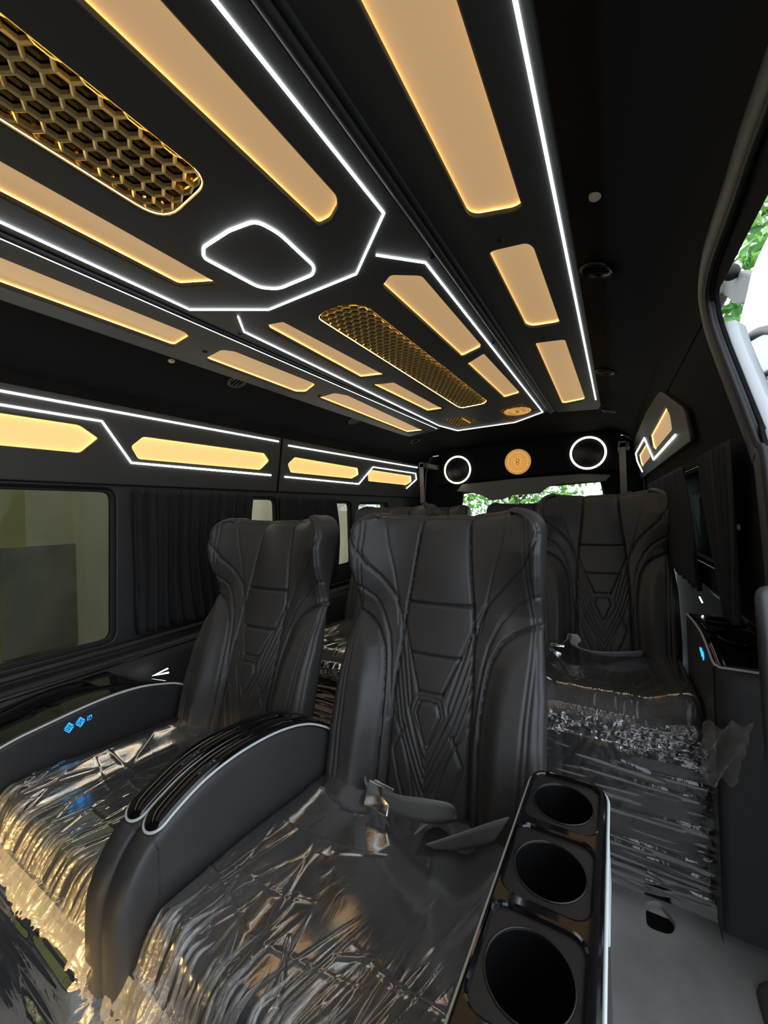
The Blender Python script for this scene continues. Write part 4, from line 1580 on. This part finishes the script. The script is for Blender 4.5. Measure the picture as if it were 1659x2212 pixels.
for y in (1.395, 1.560):
    z = np.interp(-y, [-p[0] for p in CB], [p[1] for p in CB])
    z2 = np.interp(-(y + .04), [-p[0] for p in CB], [p[1] for p in CB])
    z1_ = np.interp(-(y - .04), [-p[0] for p in CB], [p[1] for p in CB])
    sl = (z2 - z1_) / .08
    b = B().lathe([(0.050, 0.006), (0.047, 0.012), (0.043, 0.010), (0.041, 0.003), (0.0, 0.003)], (0, 0, 0), 36)
    b.v = [(1.005 + p, y + q, z + 0.003 + r_ * .7 + sl * q) for p, q, r_ in b.v]
    b.build('cup_well', CUPIN, t, True)
    B().tube([(1.005 + 0.048 * math.cos(2 * math.pi * i / 36), y + 0.048 * math.sin(2 * math.pi * i / 36), z + 0.011 + sl * 0.048 * math.sin(2 * math.pi * i / 36)) for i in range(36)], 0.0018, True, 6).build('cup_rim', PIANO, t, True)
icons(0.9235, 1.385, 0.728, t, -1, 0.9)

# small LED accents behind the seats
o = B().tube([(-0.80, 0.90, 0.575), (-0.80, 0.845, 0.568), (-0.795, 0.90, 0.560)], 0.0030, False, 8).build('led_chevron', LED, None, True)
tag(o, 'small white LED chevron by the window console, beside the front curtained side seat', 'LED strip')
o = B().tube([(0.985, 1.86, 0.802), (0.987, 1.82, 0.790)], 0.0022, False, 8).build('led_accent', LED, None, True)
tag(o, 'small white LED accent glowing beside the rear door side seat', 'LED strip')


# ------------------------------------------------------------------ seat belts on the seats
def ribbon(path, width, tw, m, name, parent, n=6):
    """flat strap along a path; tw = width direction per point"""
    pts = [np.array(p, float) for p in path]
    q = []
    for i in range(len(pts)):
        d = np.array(tw[i], float)
        d /= np.linalg.norm(d)
        q.append(np.concatenate([pts[i], d]))
    sp = np.array(smooth_path(q, n))
    rows = []
    for r_ in sp:
        d = r_[3:] / np.linalg.norm(r_[3:])
        rows.append([r_[:3] + d * width * s_ for s_ in (-.5, -.25, 0, .25, .5)])
    o = B().grid(np.array(rows)).build(name, m, parent, True)
    md = o.modifiers.new('thick', 'SOLIDIFY')
    md.thickness = 0.0016
    md.offset = 0
    return o


t = thing('seat_belt', 'grey lap belt with chrome buckle lying on the nearest seat', 'seat belt')
zt = 0.505
ribbon([(0.275, 0.735, 0.530), (0.33, 0.715, 0.545), (0.39, 0.712, 0.558), (0.435, 0.735, 0.555), (0.425, 0.762, 0.530), (0.38, 0.765, 0.512), (0.36, 0.735, 0.504)],
       0.064, [(0, -.25, 1), (0, -.35, 1), (0, -.3, 1), (.1, -.5, .9), (.3, -.7, .5), (.2, -.9, .2), (.1, -1, .1)], BELT, 'webbing', t)
ribbon([(0.40, 0.70, 0.500), (0.46, 0.725, 0.517), (0.52, 0.775, 0.525), (0.58, 0.84, 0.52)], 0.056, [(0, -.6, .6), (0, -.4, .8), (0, -.3, 1), (0, -.2, 1)], BELT, 'webbing', t)
ribbon([(0.19, 0.80, 0.50), (0.215, 0.76, 0.517), (0.24, 0.745, 0.525)], 0.046, [(0, -.4, 1), (0, -.3, 1), (0, -.25, 1)], BELT_L, 'buckle_webbing', t)
b = B().rbox(-0.030, 0.030, -0.004, 0.004, -0.026, 0.026, 0.003)
Rm = Matrix.Rotation(math.radians(-18), 3, 'X') @ Matrix.Rotation(math.radians(6), 3, 'Y')
b.v = [tuple(Rm @ Vector(p) + Vector((0.262, 0.735, 0.528))) for p in b.v]
auto_smooth(b.build('buckle', CHROME, t))
b = B().rbox(-0.028, 0.022, -0.006, 0.002, 0.022, 0.029, 0.002)
b.v = [tuple(Rm @ Vector(p) + Vector((0.275, 0.735, 0.530))) for p in b.v]
auto_smooth(b.build('buckle_flap', CHROME, t))
t = thing('seat_belt', 'pale grey lap belt looped on the rear door side seat cushion', 'seat belt')
ribbon([(0.52, 1.83, 0.585), (0.545, 1.80, 0.610), (0.56, 1.76, 0.640), (0.575, 1.74, 0.632), (0.565, 1.745, 0.604), (0.60, 1.73, 0.592), (0.66, 1.74, 0.582), (0.74, 1.80, 0.572), (0.80, 1.86, 0.565)],
       0.044, [(.6, -.3, .6), (.7, -.3, .6), (.8, -.5, .2), (.8, -.5, -.2), (.6, -.7, .2), (.2, -.9, .4), (0, -.8, .6), (0, -.7, .7), (0, -.6, .8)], BELT_L, 'webbing', t)
auto_smooth(B().rbox(0.475, 0.53, 1.765, 1.80, 0.578, 0.590, 0.003).build('buckle', CHROME, t))


# ------------------------------------------------------------------ outdoors
struct(B().box(-14, 16, -12, 18, -0.62, -0.60).build('ground', ASPH))
bw = thing('building', 'cream plastered building with pilasters seen through the curtained side windows', 'building')
B().box(-3.3, -3.1, -3, 1.2, -0.6, 3.2).build('olive_wall', OLIVE, bw)
B().box(-3.3, -3.1, 1.2, 6.2, -0.6, 3.2).build('cream_wall', CREAM, bw)
for y in (1.5, 2.55, 3.6, 4.6, 5.6):
    B().box(-3.1, -2.9, y, y + 0.34, -0.6, 3.2).build('pilaster', CREAM, bw)
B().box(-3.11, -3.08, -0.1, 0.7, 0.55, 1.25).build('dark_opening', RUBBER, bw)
B().box(-3.11, -3.07, 0.05, 0.55, 1.42, 1.52).build('sign_plate', TRIMD, bw)
B().box(-3.11, -3.06, 1.05, 1.7, 0.2, 1.0).build('grey_shutter', CONC, bw)
gw = B().box(-3.0, 4.0, 6.4, 6.6, -0.6, 1.0).build('garden_wall', CONC)
tag(gw, 'grey concrete garden wall behind the van', 'wall')


def tree(label, x, y, h, rx, n, seed, mats, zc=None):
    r = np.random.RandomState(seed)
    t = thing('tree', label, 'tree', (x, y, -0.6), 'trees outside the van')
    tb = B()
    tb.tube([(0, 0, 0), (0.05, 0.02, h * .3), (0.02, -.03, h * .62)], 0.09, False, 8)
    for a in range(5):
        an = a * 1.3 + seed
        tb.tube([(0.03, 0, h * .45), (rx * .4 * math.cos(an), rx * .4 * math.sin(an), h * .62), (rx * .75 * math.cos(an), rx * .75 * math.sin(an), h * .80)], 0.03, False, 6)
    tb.build('trunk', BARK, t, True)
    for k, m in enumerate(mats):
        nn = n // len(mats)
        c = r.normal(size=(nn, 3))
        c /= np.linalg.norm(c, axis=1)[:, None]
        c *= (0.35 + 0.65 * r.rand(nn, 1) ** 0.5)
        c *= np.array([rx, rx, h * 0.42])
        lump = 1 + 0.25 * np.sin(c[:, :1] * 5 + seed) * np.cos(c[:, 1:2] * 4)
        c = c * lump + np.array([0, 0, h * 0.62])
        bb = B()
        L = 0.09 + 0.09 * r.rand(nn)
        d = r.normal(size=(nn, 3)); d[:, 2] -= 0.4
        d /= np.linalg.norm(d, axis=1)[:, None]
        q = np.cross(d, r.normal(size=(nn, 3)))
        q /= np.linalg.norm(q, axis=1)[:, None]
        w = np.cross(d, q)
        v = np.stack([c, c + d * L[:, None] * .5 + q * L[:, None] * .22 + w * L[:, None] * .05, c + d * L[:, None], c + d * L[:, None] * .5 - q * L[:, None] * .22 + w * L[:, None] * .05], 1).reshape(-1, 3)
        f = np.arange(nn * 4).reshape(-1, 4)
        o = mk('leaves', v, f, m, t)
        o['kind'] = 'stuff'
    return t


tree('leafy green tree rising over the white sliding door outside', 2.5, 4.5, 4.9, 1.25, 6500, 3, [LEAF[1], LEAF[2], LEAF[0]])
tree('taller tree outside, further from the sliding door than the leafy one', 6.2, 4.0, 5.4, 1.6, 4200, 5, [LEAF[2], LEAF[0]])
tree('bright green tree seen through the rear window', -1.3, 9.2, 3.8, 1.3, 3600, 7, [LEAF[2], LEAF[1]])
tree('second green tree behind the garden wall in the rear window', 2.0, 9.4, 3.6, 1.4, 3600, 9, [LEAF[2], LEAF[1]])
tree('tree outside the last curtained side window', -4.4, 8.4, 3.6, 1.2, 2600, 13, [LEAF[0], LEAF[2]])
tree('dark green tree close to the door side rear window', 2.9, 12.4, 3.0, 1.1, 3000, 17, [LEAF[0], LEAF[3], LEAF[1]])

# open sliding door of the van itself: pale outer edge just beyond the rubber seal
q = pe[4:70] + nrm[4:70] * -0.004
dv = B()
rows = []
for (o_, h) in ((0.006, 0.014), (0.004, 0.020), (0.005, 0.034), (0.05, 0.06)):
    w = pe[3:44] + nrm[3:44] * o_
    rows.append([fR(a, b_, h) for a, b_ in w])
struct(fix(dv.grid(np.array(rows)).build('door_2', WHITECAR, None, True)))

# the van's own sliding door, slid back along the outside
t = thing('sliding_door', 'white sliding door slid back outside the opening, with orange reflector and roller arm', 'door', (1.11, 1.5, 0.0))
fD = lambda y, z, h: (h, y - 1.5, z)
dp = smooth_path([(2.06, 1.42), (1.95, 1.62), (1.82, 1.738), (1.69, 1.81), (1.61, 1.856), (1.46, 1.873), (1.25, 1.86), (1.12, 1.74), (1.04, 1.40), (1.02, 0.9)], 5) + [(1.02, -0.2), (2.06, -0.2)]
sheet('door_skin', [dp], fD, 0.055, WHITECAR, t, 0.008)
B().tube([fD(y, z, -0.004) for y, z in smooth_path([(1.86, 1.60), (1.771, 1.672), (1.639, 1.661), (1.495, 1.624), (1.30, 1.54)], 5)], 0.012, False, 10).build('inner_moulding', TRIML, t, True)
for (p, q) in (((1.76, 1.545), (1.45, 1.50)), ((1.60, 1.455), (1.40, 1.42))):
    B().tube([fD(*p, -0.003), fD(*q, -0.003)], 0.008, False, 10).build('door_rib', WHITECAR, t, True)
sheet('orange_reflector', [rpoly([(1.66, 1.600), (1.545, 1.500), (1.595, 1.490), (1.68, 1.570)], .012)], fD, 0.008, ORANGE, t, 0.002, -0.010)
sheet('rubber_block', [rpoly([(1.60, 1.42), (1.52, 1.34), (1.40, 1.36), (1.40, 1.42)], .01)], fD, 0.02, RUBBER, t, 0.003, -0.022)
arm = smooth_path([(2.20, 2.09), (2.05, 2.06), (1.915, 1.985), (1.80, 1.94), (1.66, 1.86), (1.60, 1.80)], 4) + smooth_path([(1.646, 1.775), (1.70, 1.79), (1.836, 1.842), (2.0, 1.948), (2.20, 2.02)], 4)
sheet('roller_arm', [arm], fD, 0.03, TRIML, t, 0.008, 0.005)
bm = bmesh.new()
bmesh.ops.create_uvsphere(bm, u_segments=18, v_segments=12, radius=0.027)
bm.verts.index_update()
bb = B().add([tuple(v_.co + Vector(fD(1.80, 1.945, -0.012))) for v_ in bm.verts], [[v_.index for v_ in f_.verts] for f_ in bm.faces])
bm.free()
bb.build('roller', RUBBER, t, True)
B().rbox(-0.04, 0.03, 0.50, 0.75, 1.96, 2.10, 0.01).build('arm_bracket', TRIML, t)
